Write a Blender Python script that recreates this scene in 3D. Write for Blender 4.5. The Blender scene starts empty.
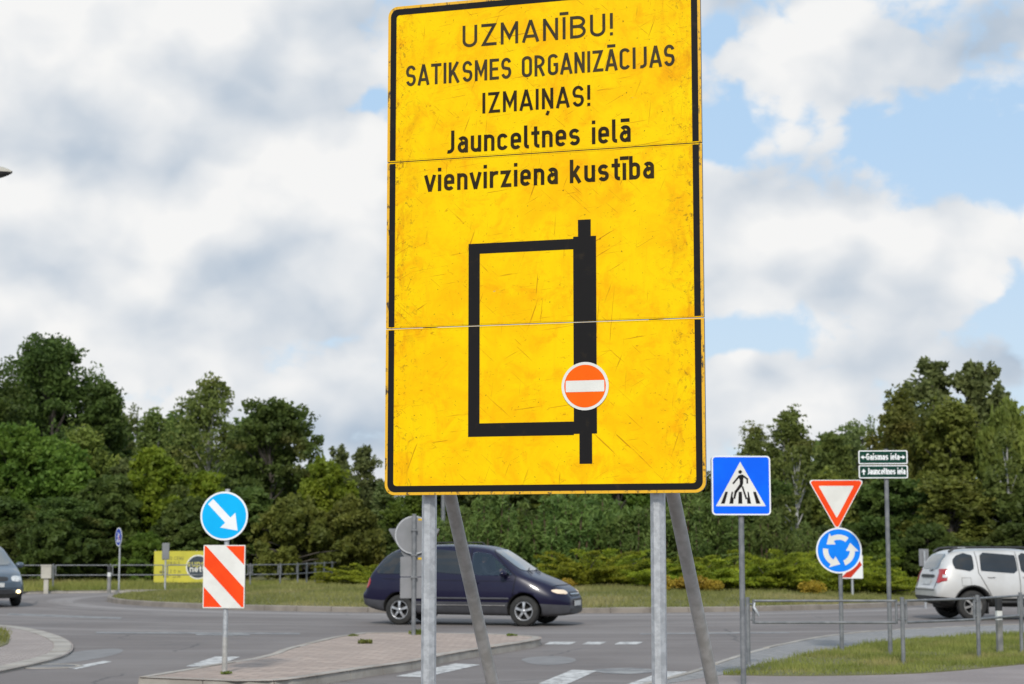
import bpy, bmesh, math, random
import numpy as np
from mathutils import Vector, Matrix
from mathutils.bvhtree import BVHTree
R = math.radians
PI = math.pi
SC = bpy.context.scene
COL = SC.collection

# ------------------------------------------------------------------ camera
CAMH, FPX, CX, CY, HORIZON = 1.65, 1800.0, 512.0, 342.0, 545.0
PITCH = math.atan((HORIZON - CY) / FPX)
cam = bpy.data.cameras.new('camera')
cam.sensor_fit = 'HORIZONTAL'; cam.sensor_width = 23.5
cam.lens = 23.5 * FPX / 1024.0
cam.clip_start = 0.1; cam.clip_end = 3000
cam.dof.use_dof = True; cam.dof.focus_distance = 8.9; cam.dof.aperture_fstop = 3.8
camo = bpy.data.objects.new('camera', cam); COL.objects.link(camo)
camo.location = (0, 0, CAMH); camo.rotation_euler = (PI / 2 + PITCH, 0, 0)
SC.camera = camo

# ------------------------------------------------------------------ exposure
SC.view_settings.view_transform = 'Standard'; SC.view_settings.look = 'None'
SC.view_settings.exposure = 0.0; SC.view_settings.gamma = 1.0
SC.view_settings.use_curve_mapping = False
SC.render.engine = 'CYCLES'
SC.cycles.use_denoising = True
SC.cycles.max_bounces = 5; SC.cycles.diffuse_bounces = 3; SC.cycles.glossy_bounces = 3; SC.cycles.transparent_max_bounces = 8
SC.cycles.caustics_reflective = False; SC.cycles.caustics_refractive = False

def ray(px, py):
    x = (px - CX) / FPX; y = -(py - CY) / FPX
    c, s = math.cos(PITCH), math.sin(PITCH)
    return Vector((x, c - y * s, s + y * c))
def P(px, py, Y):
    d = ray(px, py); t = Y / d.y
    return Vector((d.x * t, Y, CAMH + d.z * t))
def G(px, py, z=0.0):
    d = ray(px, py); t = (z - CAMH) / d.z
    return Vector((d.x * t, d.y * t, z))

# ------------------------------------------------------------------ sky and sun
SUN_EL, SUN_AZ = R(38), R(-174)          # azimuth from +Y towards +X: the sun stands behind and left of the camera
sd = Vector((math.sin(SUN_AZ) * math.cos(SUN_EL), math.cos(SUN_AZ) * math.cos(SUN_EL), math.sin(SUN_EL)))
sun = bpy.data.lights.new('sun', 'SUN'); sun.energy = 2.7; sun.angle = R(8); sun.color = (1.0, 0.955, 0.88)
suno = bpy.data.objects.new('sun', sun); COL.objects.link(suno)
suno.rotation_euler = (-sd).to_track_quat('-Z', 'Y').to_euler()

world = bpy.data.worlds.new('World'); SC.world = world; world.use_nodes = True
world.cycles.sampling_method = 'MANUAL'; world.cycles.sample_map_resolution = 512
class NT:
    def __init__(self, tree): self.t = tree; self.n = tree.nodes; self.l = tree.links
    def new(self, typ, **kw):
        nd = self.n.new(typ)
        for k, v in kw.items(): setattr(nd, k, v)
        return nd
    def put(self, sock, v):
        if isinstance(v, bpy.types.NodeSocket): self.l.new(v, sock)
        elif v is not None:
            if isinstance(v, (tuple, list)) and len(v) == 3 and sock.type == 'RGBA': v = (*v, 1)
            sock.default_value = v
    def m(self, op, a, b=None, c=None, clamp=False):
        nd = self.n.new('ShaderNodeMath'); nd.operation = op; nd.use_clamp = clamp
        self.put(nd.inputs[0], a); self.put(nd.inputs[1], b)
        if c is not None: self.put(nd.inputs[2], c)
        return nd.outputs[0]
    def vm(self, op, a, b=None):
        nd = self.n.new('ShaderNodeVectorMath'); nd.operation = op
        self.put(nd.inputs[0], a)
        if b is not None: self.put(nd.inputs[1], b)
        return nd.outputs['Value'] if op in ('DOT_PRODUCT', 'LENGTH', 'DISTANCE') else nd.outputs[0]
    def noise(self, vec, scale, detail=4, rough=.5, dist=0.0, dim='3D'):
        nd = self.n.new('ShaderNodeTexNoise'); nd.noise_dimensions = dim
        self.put(nd.inputs['Vector'], vec); nd.inputs['Scale'].default_value = scale
        nd.inputs['Detail'].default_value = detail; nd.inputs['Roughness'].default_value = rough
        nd.inputs['Distortion'].default_value = dist
        return nd.outputs[0]
    def ramp(self, f, lo, hi, a=0.0, b=1.0, smooth=True):
        nd = self.n.new('ShaderNodeMapRange'); nd.interpolation_type = 'SMOOTHSTEP' if smooth else 'LINEAR'
        self.put(nd.inputs[0], f); nd.inputs[1].default_value = lo; nd.inputs[2].default_value = hi
        nd.inputs[3].default_value = a; nd.inputs[4].default_value = b
        return nd.outputs[0]
    def mix(self, f, a, b, blend='MIX'):
        nd = self.n.new('ShaderNodeMix'); nd.data_type = 'RGBA'; nd.blend_type = blend
        self.put(nd.inputs[0], f); self.put(nd.inputs[6], a); self.put(nd.inputs[7], b)
        return nd.outputs[2]

def build_world():
    N = NT(world.node_tree); N.n.clear()
    out = N.new('ShaderNodeOutputWorld'); bg = N.new('ShaderNodeBackground')
    bg.inputs['Strength'].default_value = 0.1
    N.l.new(bg.outputs[0], out.inputs[0])
    sky = N.new('ShaderNodeTexSky'); sky.sky_type = 'NISHITA'; sky.sun_disc = False
    sky.sun_elevation = SUN_EL; sky.sun_rotation = SUN_AZ
    sky.air_density = 1.0; sky.dust_density = 0.6; sky.ozone_density = 2.0
    tc = N.new('ShaderNodeTexCoord'); d = tc.outputs['Generated']
    v = N.vm('MULTIPLY', d, (1.0, 1.0, 1.3))
    def warp(vec, sc, amt, det=2):
        w = N.n.new('ShaderNodeTexNoise'); N.put(w.inputs['Vector'], vec); w.inputs['Scale'].default_value = sc; w.inputs['Detail'].default_value = det
        return N.vm('ADD', vec, N.vm('MULTIPLY', N.vm('SUBTRACT', w.outputs['Color'], (.5, .5, .5)), (amt, amt, amt)))
    v2 = warp(v, 22, .022, 4)
    def puff(vec, sc):
        w = N.n.new('ShaderNodeTexVoronoi'); w.feature = 'F1'; N.put(w.inputs['Vector'], vec); w.inputs['Scale'].default_value = sc
        return N.m('SUBTRACT', .45, w.outputs['Distance'])
    def bill(vec, det):
        """billowing cloud field: rounded lobes on a broad swell"""
        o = N.noise(vec, 6.0, det, .5)
        for sc, am in ((17, .20), (41, .13), (95, .06)): o = N.m('ADD', o, N.m('MULTIPLY', puff(vec, sc), am))
        return o
    big = bill(v2, 7); up = bill(N.vm('ADD', v2, (-.007, 0, .016)), 5)
    fine = N.noise(v2, 55, 6, .58)
    # the cloud banks of this sky: (direction through which they stand, half width in degrees, amount)
    def blob(px, py, deg, amt, sx=1.0):
        q = ray(px, py).normalized()
        df = N.vm('MULTIPLY', N.vm('SUBTRACT', d, tuple(q)), (1 / sx, 1 / sx, 1.0))
        dist = N.vm('LENGTH', df)
        g = N.m('DIVIDE', dist, math.radians(deg))
        return N.m('MULTIPLY', N.m('EXPONENT', N.m('MULTIPLY', N.m('MULTIPLY', g, g), -1.0)), amt)
    cover = big
    for b in COVER: cover = N.m('ADD', cover, blob(*b))
    cover = N.m('ADD', cover, N.m('MULTIPLY', N.m('SUBTRACT', fine, .5), .22))
    alpha = N.ramp(cover, .43, .55)
    co = lambda q: N.m('ADD', N.noise(q, 8.5, 3, .45), N.m('MULTIPLY', puff(q, 15), .18))
    soft = N.m('SUBTRACT', co(v2), co(N.vm('ADD', v2, (-.012, 0, .030))))
    rel = N.m('ADD', N.m('ADD', N.m('MULTIPLY', N.m('SUBTRACT', big, up), 1.15), N.m('MULTIPLY', soft, 2.7)), N.m('MULTIPLY', N.m('SUBTRACT', fine, .5), .09))
    sh = N.m('ADD', N.m('ADD', rel, .72), N.m('MULTIPLY', N.m('SUBTRACT', N.noise(v, 5.0, 4, .45), .5), -.7))
    for b in SHADE: sh = N.m('ADD', sh, blob(*b))
    sh = N.ramp(sh, .0, 1.05, smooth=False)
    cloud = N.mix(sh, (4.5, 5.4, 6.5), (9.2, 9.2, 9.15))
    skyc = N.mix(.8, sky.outputs[0], N.mix(N.ramp(N.vm('DOT_PRODUCT', d, (0, 0, 1)), .06, .26), (6.3, 7.7, 9.2), (5.1, 7.2, 9.6)))
    N.l.new(N.mix(alpha, skyc, cloud), bg.inputs['Color'])
# (direction as a point of the photograph, half width in degrees, amount, horizontal stretch)
COVER = [(950, 150, .9, -.27, 2.8), (720, 138, .7, -.24, 1.5), (712, 40, .9, -.2, .7), (372, 100, .45, -.17, 1.0), (330, 5, 1.0, -.08, 1.6), (300, 345, .5, -.13, 2.4), (370, 275, .7, -.16, 1.0),
         (735, 338, .5, -.22, 3.2), (150, 150, 6, .34, 1.4), (110, 330, 2.4, .2, 3), (800, 410, 1.6, .32, 2.2), (730, 375, .8, .2, 1.4), (850, 55, 1.5, .34, 2.6), (860, 250, 1.5, .28, 6), (330, 400, 1.2, .15, 2), (130, 395, .5, -.12, 4), (1000, 370, 1.4, .16, 2)]
SHADE = [(150, 325, .95, -.60, 3.2), (235, 250, 1.5, -.34, 1.3), (70, 235, 1.6, -.10, 1.3), (30, 110, 1.9, -.30, 1.0), (160, 70, 1.0, -.16, 1.6), (200, 30, 1.4, .18, 2.0), (120, 190, 1.3, .24, 1.4), (330, 130, 1.4, .16, 1.2), (10, 300, 1.0, .3, 1.2), (350, 300, 1.0, .12, 1.0), (290, 385, .9, .25, 1.5), (360, 380, 1.1, -.2, 1.0),
         (740, 350, .45, .30, 1.2), (800, 405, 1.3, .34, 2.2), (765, 372, .5, -.40, 1.3), (730, 395, .5, -.12, 1.2), (830, 385, .5, .2, 1.2), (880, 305, .8, -.22, 4.0), (860, 220, 1.1, .10, 3.5), (800, 20, 1.0, .2, 2.4), (900, 90, .9, -.12, 3.0), (840, 85, .7, -.15, 2.0)]
build_world()

# ------------------------------------------------------------------ materials
MATS = {}
def mat(name, col, rough=.6, metal=0.0, col2=None, scale=4.0, amt=1.0, detail=5, bump=0.0, bscale=None, spec=.5, coat=0.0, lo=.35, hi=.65, extra=None):
    if name in MATS: return MATS[name]
    m = bpy.data.materials.new(name); m.use_nodes = True; MATS[name] = m
    N = NT(m.node_tree); b = N.n['Principled BSDF']
    tc = N.new('ShaderNodeTexCoord'); v = tc.outputs['Object']
    c = col
    if col2 is not None:
        f = N.m('MULTIPLY', N.ramp(N.noise(v, scale, detail, .6), lo, hi), amt)
        c = N.mix(f, col, col2)
    if extra: c = extra(N, v, c, b)
    N.put(b.inputs['Base Color'], c)
    b.inputs['Roughness'].default_value = rough; b.inputs['Metallic'].default_value = metal
    b.inputs['Specular IOR Level'].default_value = spec
    b.inputs['Coat Weight'].default_value = coat; b.inputs['Coat Roughness'].default_value = .08
    if bump:
        bn = N.new('ShaderNodeBump'); bn.inputs['Strength'].default_value = bump; bn.inputs['Distance'].default_value = .02
        N.put(bn.inputs['Height'], N.noise(v, bscale or scale * 3, 6, .6)); N.l.new(bn.outputs[0], b.inputs['Normal'])
    return m

def leafmat(name, dark, light, nscale=.55, trans=.3, warm=None):
    m = bpy.data.materials.new(name); m.use_nodes = True
    N = NT(m.node_tree); N.n.clear()
    out = N.new('ShaderNodeOutputMaterial')
    geo = N.new('ShaderNodeNewGeometry'); oi = N.new('ShaderNodeObjectInfo'); tc = N.new('ShaderNodeTexCoord')
    rnd = geo.outputs['Random Per Island']
    n = N.ramp(N.noise(tc.outputs['Object'], nscale, 3, .6), .35, .65)
    f = N.m('ADD', N.m('MULTIPLY', n, .55), N.m('MULTIPLY', rnd, .45))
    c = N.mix(f, dark, light)
    if warm:
        w = N.m('MULTIPLY', N.ramp(N.noise(tc.outputs['Object'], nscale * .6, 2, .5), .52, .7), .7)
        c = N.mix(w, c, warm)
    hs = N.new('ShaderNodeHueSaturation'); N.put(hs.inputs['Color'], c)
    N.put(hs.inputs['Hue'], N.m('ADD', .490, N.m('MULTIPLY', oi.outputs['Random'], .03)))
    N.put(hs.inputs['Value'], N.m('ADD', .8, N.m('MULTIPLY', oi.outputs['Random'], .4)))
    df = N.new('ShaderNodeBsdfPrincipled'); df.inputs['Roughness'].default_value = .6; df.inputs['Specular IOR Level'].default_value = .25
    tr = N.new('ShaderNodeBsdfTranslucent'); mx = N.new('ShaderNodeMixShader'); mx.inputs[0].default_value = trans
    N.l.new(hs.outputs[0], df.inputs['Base Color']); N.l.new(hs.outputs[0], tr.inputs['Color'])
    N.l.new(df.outputs[0], mx.inputs[1]); N.l.new(tr.outputs[0], mx.inputs[2]); N.l.new(mx.outputs[0], out.inputs[0])
    MATS[name] = m
    return m

# ------------------------------------------------------------------ mesh helpers
class MB:
    def __init__(self): self.v = []; self.f = []; self.mi = []; self.sm = []
    def add(self, vs, fs, mi=0, smooth=False):
        o = len(self.v); self.v.extend([tuple(p) for p in vs])
        for f in fs: self.f.append([i + o for i in f]); self.mi.append(mi); self.sm.append(smooth)
        return self
    def box(self, c, s, mi=0, rot=None):
        x, y, z = s[0] / 2, s[1] / 2, s[2] / 2
        vs = [Vector((i, j, k)) for i in (-x, x) for j in (-y, y) for k in (-z, z)]
        if rot is not None: vs = [rot @ p for p in vs]
        vs = [p + Vector(c) for p in vs]
        return self.add(vs, [(0, 1, 3, 2), (4, 6, 7, 5), (0, 4, 5, 1), (2, 3, 7, 6), (0, 2, 6, 4), (1, 5, 7, 3)], mi)
    def tube(self, pts, r, n=10, mi=0, smooth=True, cap=True):
        pts = [Vector(p) for p in pts]; rs = r if isinstance(r, (list, tuple)) else [r] * len(pts)
        vs = []; fs = []; prev = None
        for i, p in enumerate(pts):
            t = (pts[min(i + 1, len(pts) - 1)] - pts[max(i - 1, 0)]).normalized()
            if prev is None:
                a = Vector((0, 0, 1)) if abs(t.z) < .9 else Vector((1, 0, 0)); u = t.cross(a).normalized()
            else: u = (prev - t * prev.dot(t)).normalized()
            prev = u; w = t.cross(u)
            for k in range(n):
                an = 2 * PI * (k + .5) / n
                vs.append(p + (u * math.cos(an) + w * math.sin(an)) * rs[i])
        for i in range(len(pts) - 1):
            for k in range(n):
                fs.append((i * n + k, i * n + (k + 1) % n, (i + 1) * n + (k + 1) % n, (i + 1) * n + k))
        self.add(vs, fs, mi, smooth)
        if cap: self.add(vs[:n], [tuple(range(n))[::-1]], mi); self.add(vs[-n:], [tuple(range(n))], mi)
        return self
    def prism(self, poly, y0, y1, mi=0, axis='y', mi_front=None):
        """polygon in (x,z) extruded along y (axis='y'), or polygon in (x,y) extruded along z"""
        n = len(poly)
        mk = (lambda p, t: (p[0], t, p[1])) if axis == 'y' else (lambda p, t: (p[0], p[1], t))
        vs = [mk(p, y0) for p in poly] + [mk(p, y1) for p in poly]
        self.add(vs, [tuple(range(n))], mi if mi_front is None else mi_front)
        self.add(vs, [tuple(range(n, 2 * n))[::-1]], mi)
        self.add(vs, [(i, i + n, (i + 1) % n + n, (i + 1) % n) for i in range(n)], mi)
        return self
    def flat(self, poly, y, mi=0):
        n = len(poly); return self.add([(p[0], y, p[1]) for p in poly], [tuple(range(n))], mi)
    def lathe(self, prof, n=24, mi=0, axis='y', c=(0, 0, 0), smooth=True):
        """profile of (radius, along)"""
        vs = []; fs = []
        for (r, t) in prof:
            for k in range(n):
                a = 2 * PI * k / n; p = (r * math.cos(a), t, r * math.sin(a)) if axis == 'y' else (r * math.cos(a), r * math.sin(a), t)
                vs.append((p[0] + c[0], p[1] + c[1], p[2] + c[2]))
        for i in range(len(prof) - 1):
            for k in range(n): fs.append((i * n + k, i * n + (k + 1) % n, (i + 1) * n + (k + 1) % n, (i + 1) * n + k))
        return self.add(vs, fs, mi, smooth)
    def mesh(self, name, mats):
        me = bpy.data.meshes.new(name); me.from_pydata(self.v, [], self.f)
        for m in (mats if isinstance(mats, (list, tuple)) else [mats]): me.materials.append(m)
        me.polygons.foreach_set('material_index', self.mi); me.polygons.foreach_set('use_smooth', self.sm)
        me.update()
        bm = bmesh.new(); bm.from_mesh(me); bmesh.ops.recalc_face_normals(bm, faces=bm.faces); bm.to_mesh(me); bm.free()
        return me
    def build(self, name, mats, parent=None, bevel=0):
        o = bpy.data.objects.new(name, self.mesh(name, mats)); COL.objects.link(o)
        if parent: o.parent = parent
        if bevel:
            b = o.modifiers.new('bevel', 'BEVEL'); b.width = bevel; b.segments = 2; b.limit_method = 'ANGLE'
        return o

def tag(o, label=None, cat=None, group=None, kind=None):
    if label: o['label'] = label
    if cat: o['category'] = cat
    if group: o['group'] = group
    if kind: o['kind'] = kind
    return o
def empty(name, loc=(0, 0, 0), rz=0.0):
    o = bpy.data.objects.new(name, None); COL.objects.link(o); o.location = loc; o.rotation_euler = (0, 0, rz)
    o.empty_display_size = .2
    return o
def copy_tree(o, parent=None):
    c = o.copy(); COL.objects.link(c)
    if parent: c.parent = parent
    for ch in list(o.children): copy_tree(ch, c)
    return c
def structure(o): o['kind'] = 'structure'; return o

def circ(cx, cz, r, n=48, a0=0.0): return [(cx + r * math.cos(a0 + 2 * PI * k / n), cz + r * math.sin(a0 + 2 * PI * k / n)) for k in range(n)]
def rrect(x0, z0, x1, z1, r, n=6, corners=(1, 1, 1, 1)):
    """rounded rectangle; corners: bottom-left, bottom-right, top-right, top-left"""
    out = []
    for (cx, cz, a, on, px, pz) in ((x0 + r, z0 + r, 180, corners[0], x0, z0), (x1 - r, z0 + r, 270, corners[1], x1, z0), (x1 - r, z1 - r, 0, corners[2], x1, z1), (x0 + r, z1 - r, 90, corners[3], x0, z1)):
        if on: out += [(cx + r * math.cos(R(a + 90 * k / n)), cz + r * math.sin(R(a + 90 * k / n))) for k in range(n + 1)]
        else: out.append((px, pz))
    return out
def rpoly(pts, r, n=5):
    """polygon with rounded corners"""
    out = []; m = len(pts); pts = [Vector(p) for p in pts]
    for i, p in enumerate(pts):
        a = (pts[i - 1] - p).normalized(); b = (pts[(i + 1) % m] - p).normalized()
        half = a.angle(b) / 2; t = r / math.tan(half); c = p + (a + b).normalized() * (r / math.sin(half))
        p0 = p + a * t - c; p1 = p + b * t - c
        ang = p0.angle_signed(p1)
        for k in range(n + 1):
            q = Matrix.Rotation(-ang * k / n, 2) @ p0
            out.append(tuple(c + q))
    return out
def frame_faces(mb, outer, inner, y, mi=0):
    n = len(outer); vs = [(p[0], y, p[1]) for p in outer] + [(p[0], y, p[1]) for p in inner]
    return mb.add(vs, [(i, (i + 1) % n, (i + 1) % n + n, i + n) for i in range(n)], mi)

def ribbon(mb, pts, w, y, closed=False, mi=0):
    pts = [Vector(p) for p in pts]; n = len(pts); L = []
    for i in range(n):
        if closed: a = (pts[i] - pts[i - 1]).normalized(); b = (pts[(i + 1) % n] - pts[i]).normalized()
        else:
            b = (pts[min(i + 1, n - 1)] - pts[min(i, n - 2)]).normalized(); a = (pts[max(i, 1)] - pts[max(i - 1, 0)]).normalized()
        na = Vector((-a.y, a.x)); nb = Vector((-b.y, b.x)); mm = (na + nb)
        if mm.length < 1e-6: mm = na
        mm.normalize(); s = w / 2 / max(.45, mm.dot(na)); L.append((pts[i] + mm * s, pts[i] - mm * s))
    vs = [];
    for a, b in L: vs += [(a.x, y, a.y), (b.x, y, b.y)]
    fs = [(2 * i, 2 * i + 1, 2 * ((i + 1) % n) + 1, 2 * ((i + 1) % n)) for i in range(n if closed else n - 1)]
    return mb.add(vs, fs, mi)

# ------------------------------------------------------------------ road-sign lettering drawn as strokes
def arc(cx, cy, rx, ry, a0, a1, n=9): return [(cx + rx * math.cos(R(a0 + (a1 - a0) * k / n)), cy + ry * math.sin(R(a0 + (a1 - a0) * k / n))) for k in range(n + 1)]
def glyph(ch, s, W=.46):
    """strokes and advance width of one letter; capital height 1, stroke s"""
    h = s / 2; T = 1 - h; B = h; X = .72; xT = X - h; L = h; w = W; r_ = w - h; mid = w / 2; rr = (r_ - L) / 2
    xw = W * .93; xr = xw - h; xm = xw / 2; xrr = (xr - L) / 2
    mac = lambda m_, y: [(m_ - .17, y), (m_ + .17, y)]
    base = {'Ī': 'I', 'Ā': 'A', 'Ņ': 'N', 'ā': 'a', 'ī': 'ı'}
    if ch == ' ': return [], .26
    if ch in base:
        st, wd = glyph(base[ch], s, W); m_ = wd / 2
        if ch in 'ĪĀ': st = st + [mac(m_, 1.16)]
        if ch == 'ā': st = st + [mac(m_, .93)]
        if ch == 'ī': st = st + [mac(m_, .93)]
        if ch == 'Ņ': st = st + [[(m_ + .03, -.1), (m_ - .03, -.3)]]
        return st, wd
    if ch == 'U': return [[(L, 1)] + arc(mid, B + rr, rr, rr, 180, 360) + [(r_, 1)]], w
    if ch == 'Z': return [[(0, T), (r_ - .02, T), (L + .02, B), (w, B)]], w
    if ch == 'M': return [[(L, 0), (L, 1)], [(r_ + .1, 0), (r_ + .1, 1)], [(L, .95), ((L + r_ + .1) / 2, .3), (r_ + .1, .95)]], w + .1
    if ch == 'A': return [[(L - .03, 0), (mid + .02, 1)], [(r_ + .07, 0), (mid + .02, 1)], [(L + .07, .27), (r_ - .03, .27)]], w + .04
    if ch == 'V': return [[(L - .03, 1), (mid + .02, 0)], [(r_ + .07, 1), (mid + .02, 0)]], w + .04
    if ch == 'N': return [[(L, 0), (L, 1)], [(r_, 0), (r_, 1)], [(L, .95), (r_, .05)]], w
    if ch == 'I': return [[(L, 0), (L, 1)]], s
    if ch == 'ı': return [[(L, 0), (L, X)]], s
    if ch == 'B':
        q = .24; q2 = .26
        return [[(L, 0), (L, 1)], [(L, T)] + arc(r_ - q + .0, T - (T - .53) / 2, q, (T - .53) / 2, 90, -90) + [(L, .53)], [(L, .53)] + arc(r_ - q2 + .02, (.53 + B) / 2, q2, (.53 - B) / 2, 90, -90) + [(L, B)]], w + .01
    if ch == '!': return [[(L, .3), (L, 1)], [(L, 0), (L, s)]], s
    if ch == 'S':
        ry = .235; tc = T - ry; bc = B + ry
        return [arc(mid, tc, rr, ry, 18, 90, 5) + arc(mid, tc, rr, ry, 90, 225, 9)[1:] + arc(mid, bc, rr, ry, 45, -90, 9) + arc(mid, bc, rr, ry, -90, -162, 5)[1:]], w
    if ch == 'T': return [[(0, T), (w, T)], [(mid, 0), (mid, 1)]], w
    if ch == 'K': return [[(L, 0), (L, 1)], [(L, .32), (r_ + .02, 1)], [(L + .15, .5), (r_ + .05, 0)]], w + .06
    if ch == 'E': return [[(L, 0), (L, 1)], [(L, T), (w - .04, T)], [(L, .51), (w - .08, .51)], [(L, B), (w - .04, B)]], w - .04
    if ch == 'L': return [[(L, 0), (L, 1)], [(L, B), (w - .06, B)]], w - .05
    if ch in 'OQ': return [arc(mid, T - rr, rr, rr, 0, 180) + arc(mid, B + rr, rr, rr, 180, 360) + [(r_, T - rr + .01)]], w
    if ch == 'R':
        q = .25; return [[(L, 0), (L, 1)], [(L, T)] + arc(r_ - q, T - (T - .46) / 2, q, (T - .46) / 2, 90, -90) + [(L, .46)], [(mid, .46), (r_ + .02, 0)]], w + .03
    if ch == 'C': return [arc(mid, T - rr, rr, rr, 15, 180) + arc(mid, B + rr, rr, rr, 180, 345)], w
    if ch == 'G': return [arc(mid, T - rr, rr, rr, 15, 180) + arc(mid, B + rr, rr, rr, 180, 360) + [(r_, .5), (mid + .02, .5)]], w
    if ch == 'J': return [[(r_ - .08, 1)] + arc(mid - .08, B + rr, rr, rr, 0, -110)], w - .06
    if ch == 'a': return [arc(xm, xT - xrr, xrr, xrr, 150, 0) + [(xr, 0)], [(xr, .42), (L + .14, .42)] + arc(L + .14, (.42 + B) / 2, .14, (.42 - B) / 2, 90, 270) + [(xr - .12, B), (xr, B + .12)]], xw
    if ch == 'u': return [[(L, X)] + arc(xm, B + xrr, xrr, xrr, 180, 350), [(xr, 0), (xr, X)]], xw
    if ch == 'n': return [[(L, 0), (L, X)], arc(xm, xT - xrr, xrr, xrr, 170, 0) + [(xr, 0)]], xw
    if ch == 'm': return [[(L, 0), (L, X)], arc(xm - .03, xT - .14, .15, .14, 170, 0) + [(xm + .12, 0)], arc(xm + .27, xT - .14, .15, .14, 170, 0) + [(xm + .42, 0)]], xw + .24
    if ch == 'c': return [arc(xm, xT - xrr, xrr, xrr, 15, 180) + arc(xm, B + xrr, xrr, xrr, 180, 345)], xw
    if ch == 'o': return [arc(xm, xT - xrr, xrr, xrr, 0, 180) + arc(xm, B + xrr, xrr, xrr, 180, 360) + [(xr, xT - xrr + .01)]], xw
    if ch == 'e': return [[(L, .36), (xr, .36)] + arc(xm, xT - xrr, xrr, xrr, 0, 180) + arc(xm, B + xrr, xrr, xrr, 180, 330)], xw
    if ch == 'l': return [[(L, 1)] + arc(L + .10, B + .10, .10, .10, 180, 270, 5) + [(L + .13, B)]], .2
    if ch == 't': return [[(L + .1, .93)] + arc(L + .22, B + .12, .12, .12, 180, 270, 5) + [(L + .25, B)], [(0, xT), (L + .25, xT)]], .32
    if ch == 's':
        ry = (xT - B) / 4 + .005; tc = xT - ry; bc = B + ry
        return [arc(xm, tc, xrr, ry, 25, 90, 4) + arc(xm, tc, xrr, ry, 90, 235, 8)[1:] + arc(xm, bc, xrr, ry, 55, -90, 8) + arc(xm, bc, xrr, ry, -90, -155, 4)[1:]], xw
    if ch == 'i': return [[(L, 0), (L, X)], [(L, .86), (L, .86 + s)]], s
    if ch == 'v': return [[(L - .04, X), (xm, 0)], [(xr + .04, X), (xm, 0)]], xw
    if ch == 'r': return [[(L, 0), (L, X)], arc(L + .2, xT - .2, .2, .2, 175, 70, 6)], .34
    if ch == 'z': return [[(0, xT), (xr - .03, xT), (L + .03, B), (xw, B)]], xw
    if ch == 'k': return [[(L, 0), (L, 1)], [(L, .24), (xr, X)], [(L + .13, .38), (xr + .04, 0)]], xw + .03
    if ch == 'b': return [[(L, 0), (L, 1)], arc(xm, xT - xrr, xrr, xrr, 170, 0) + arc(xm, B + xrr, xrr, xrr, 360, 190)], xw
    if ch == 'p': return [[(L, -.28), (L, X)], arc(xm, xT - xrr, xrr, xrr, 170, 0) + arc(xm, B + xrr, xrr, xrr, 360, 190)], xw
    if ch == '.': return [[(L, 0), (L, s)]], s
    if ch == '0': return glyph('O', s, W)
    if ch == '7': return [[(0, T), (r_, T), (mid - .1, 0)]], w
    if ch == '8': return [arc(mid, T - .21, rr - .02, .21, 0, 360, 16), arc(mid, B + .23, rr, .23, 0, 360, 16)], w
    if ch == '2': return [arc(mid, T - rr, rr, rr, 165, -25) + [(L, B), (w, B)]], w
    if ch == '-': return [[(0, .45), (.3, .45)]], .3
    return [], .3
def lettering(text, u0, u1, z0, H, s=.14, W=.46, gap=.15, y=0.0):
    """text between u0 and u1 on the plane y, baseline z0, capital height H; one mesh builder for each word"""
    x = 0.0; items = []
    for ch in text:
        st, wd = glyph(ch, s, W); items.append((ch, st, x)); x += wd + gap
    k = (u1 - u0) / ((x - gap) * H); j = 0; words = [MB()]
    for ch, st, x0 in items:
        if ch == ' ': words.append(MB())
        for pl in st:
            ribbon(words[-1], [(u0 + (p[0] + x0) * H * k, z0 + p[1] * H) for p in pl], s * H, y - .00012 * (j % 5)); j += 1
    return words
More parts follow.
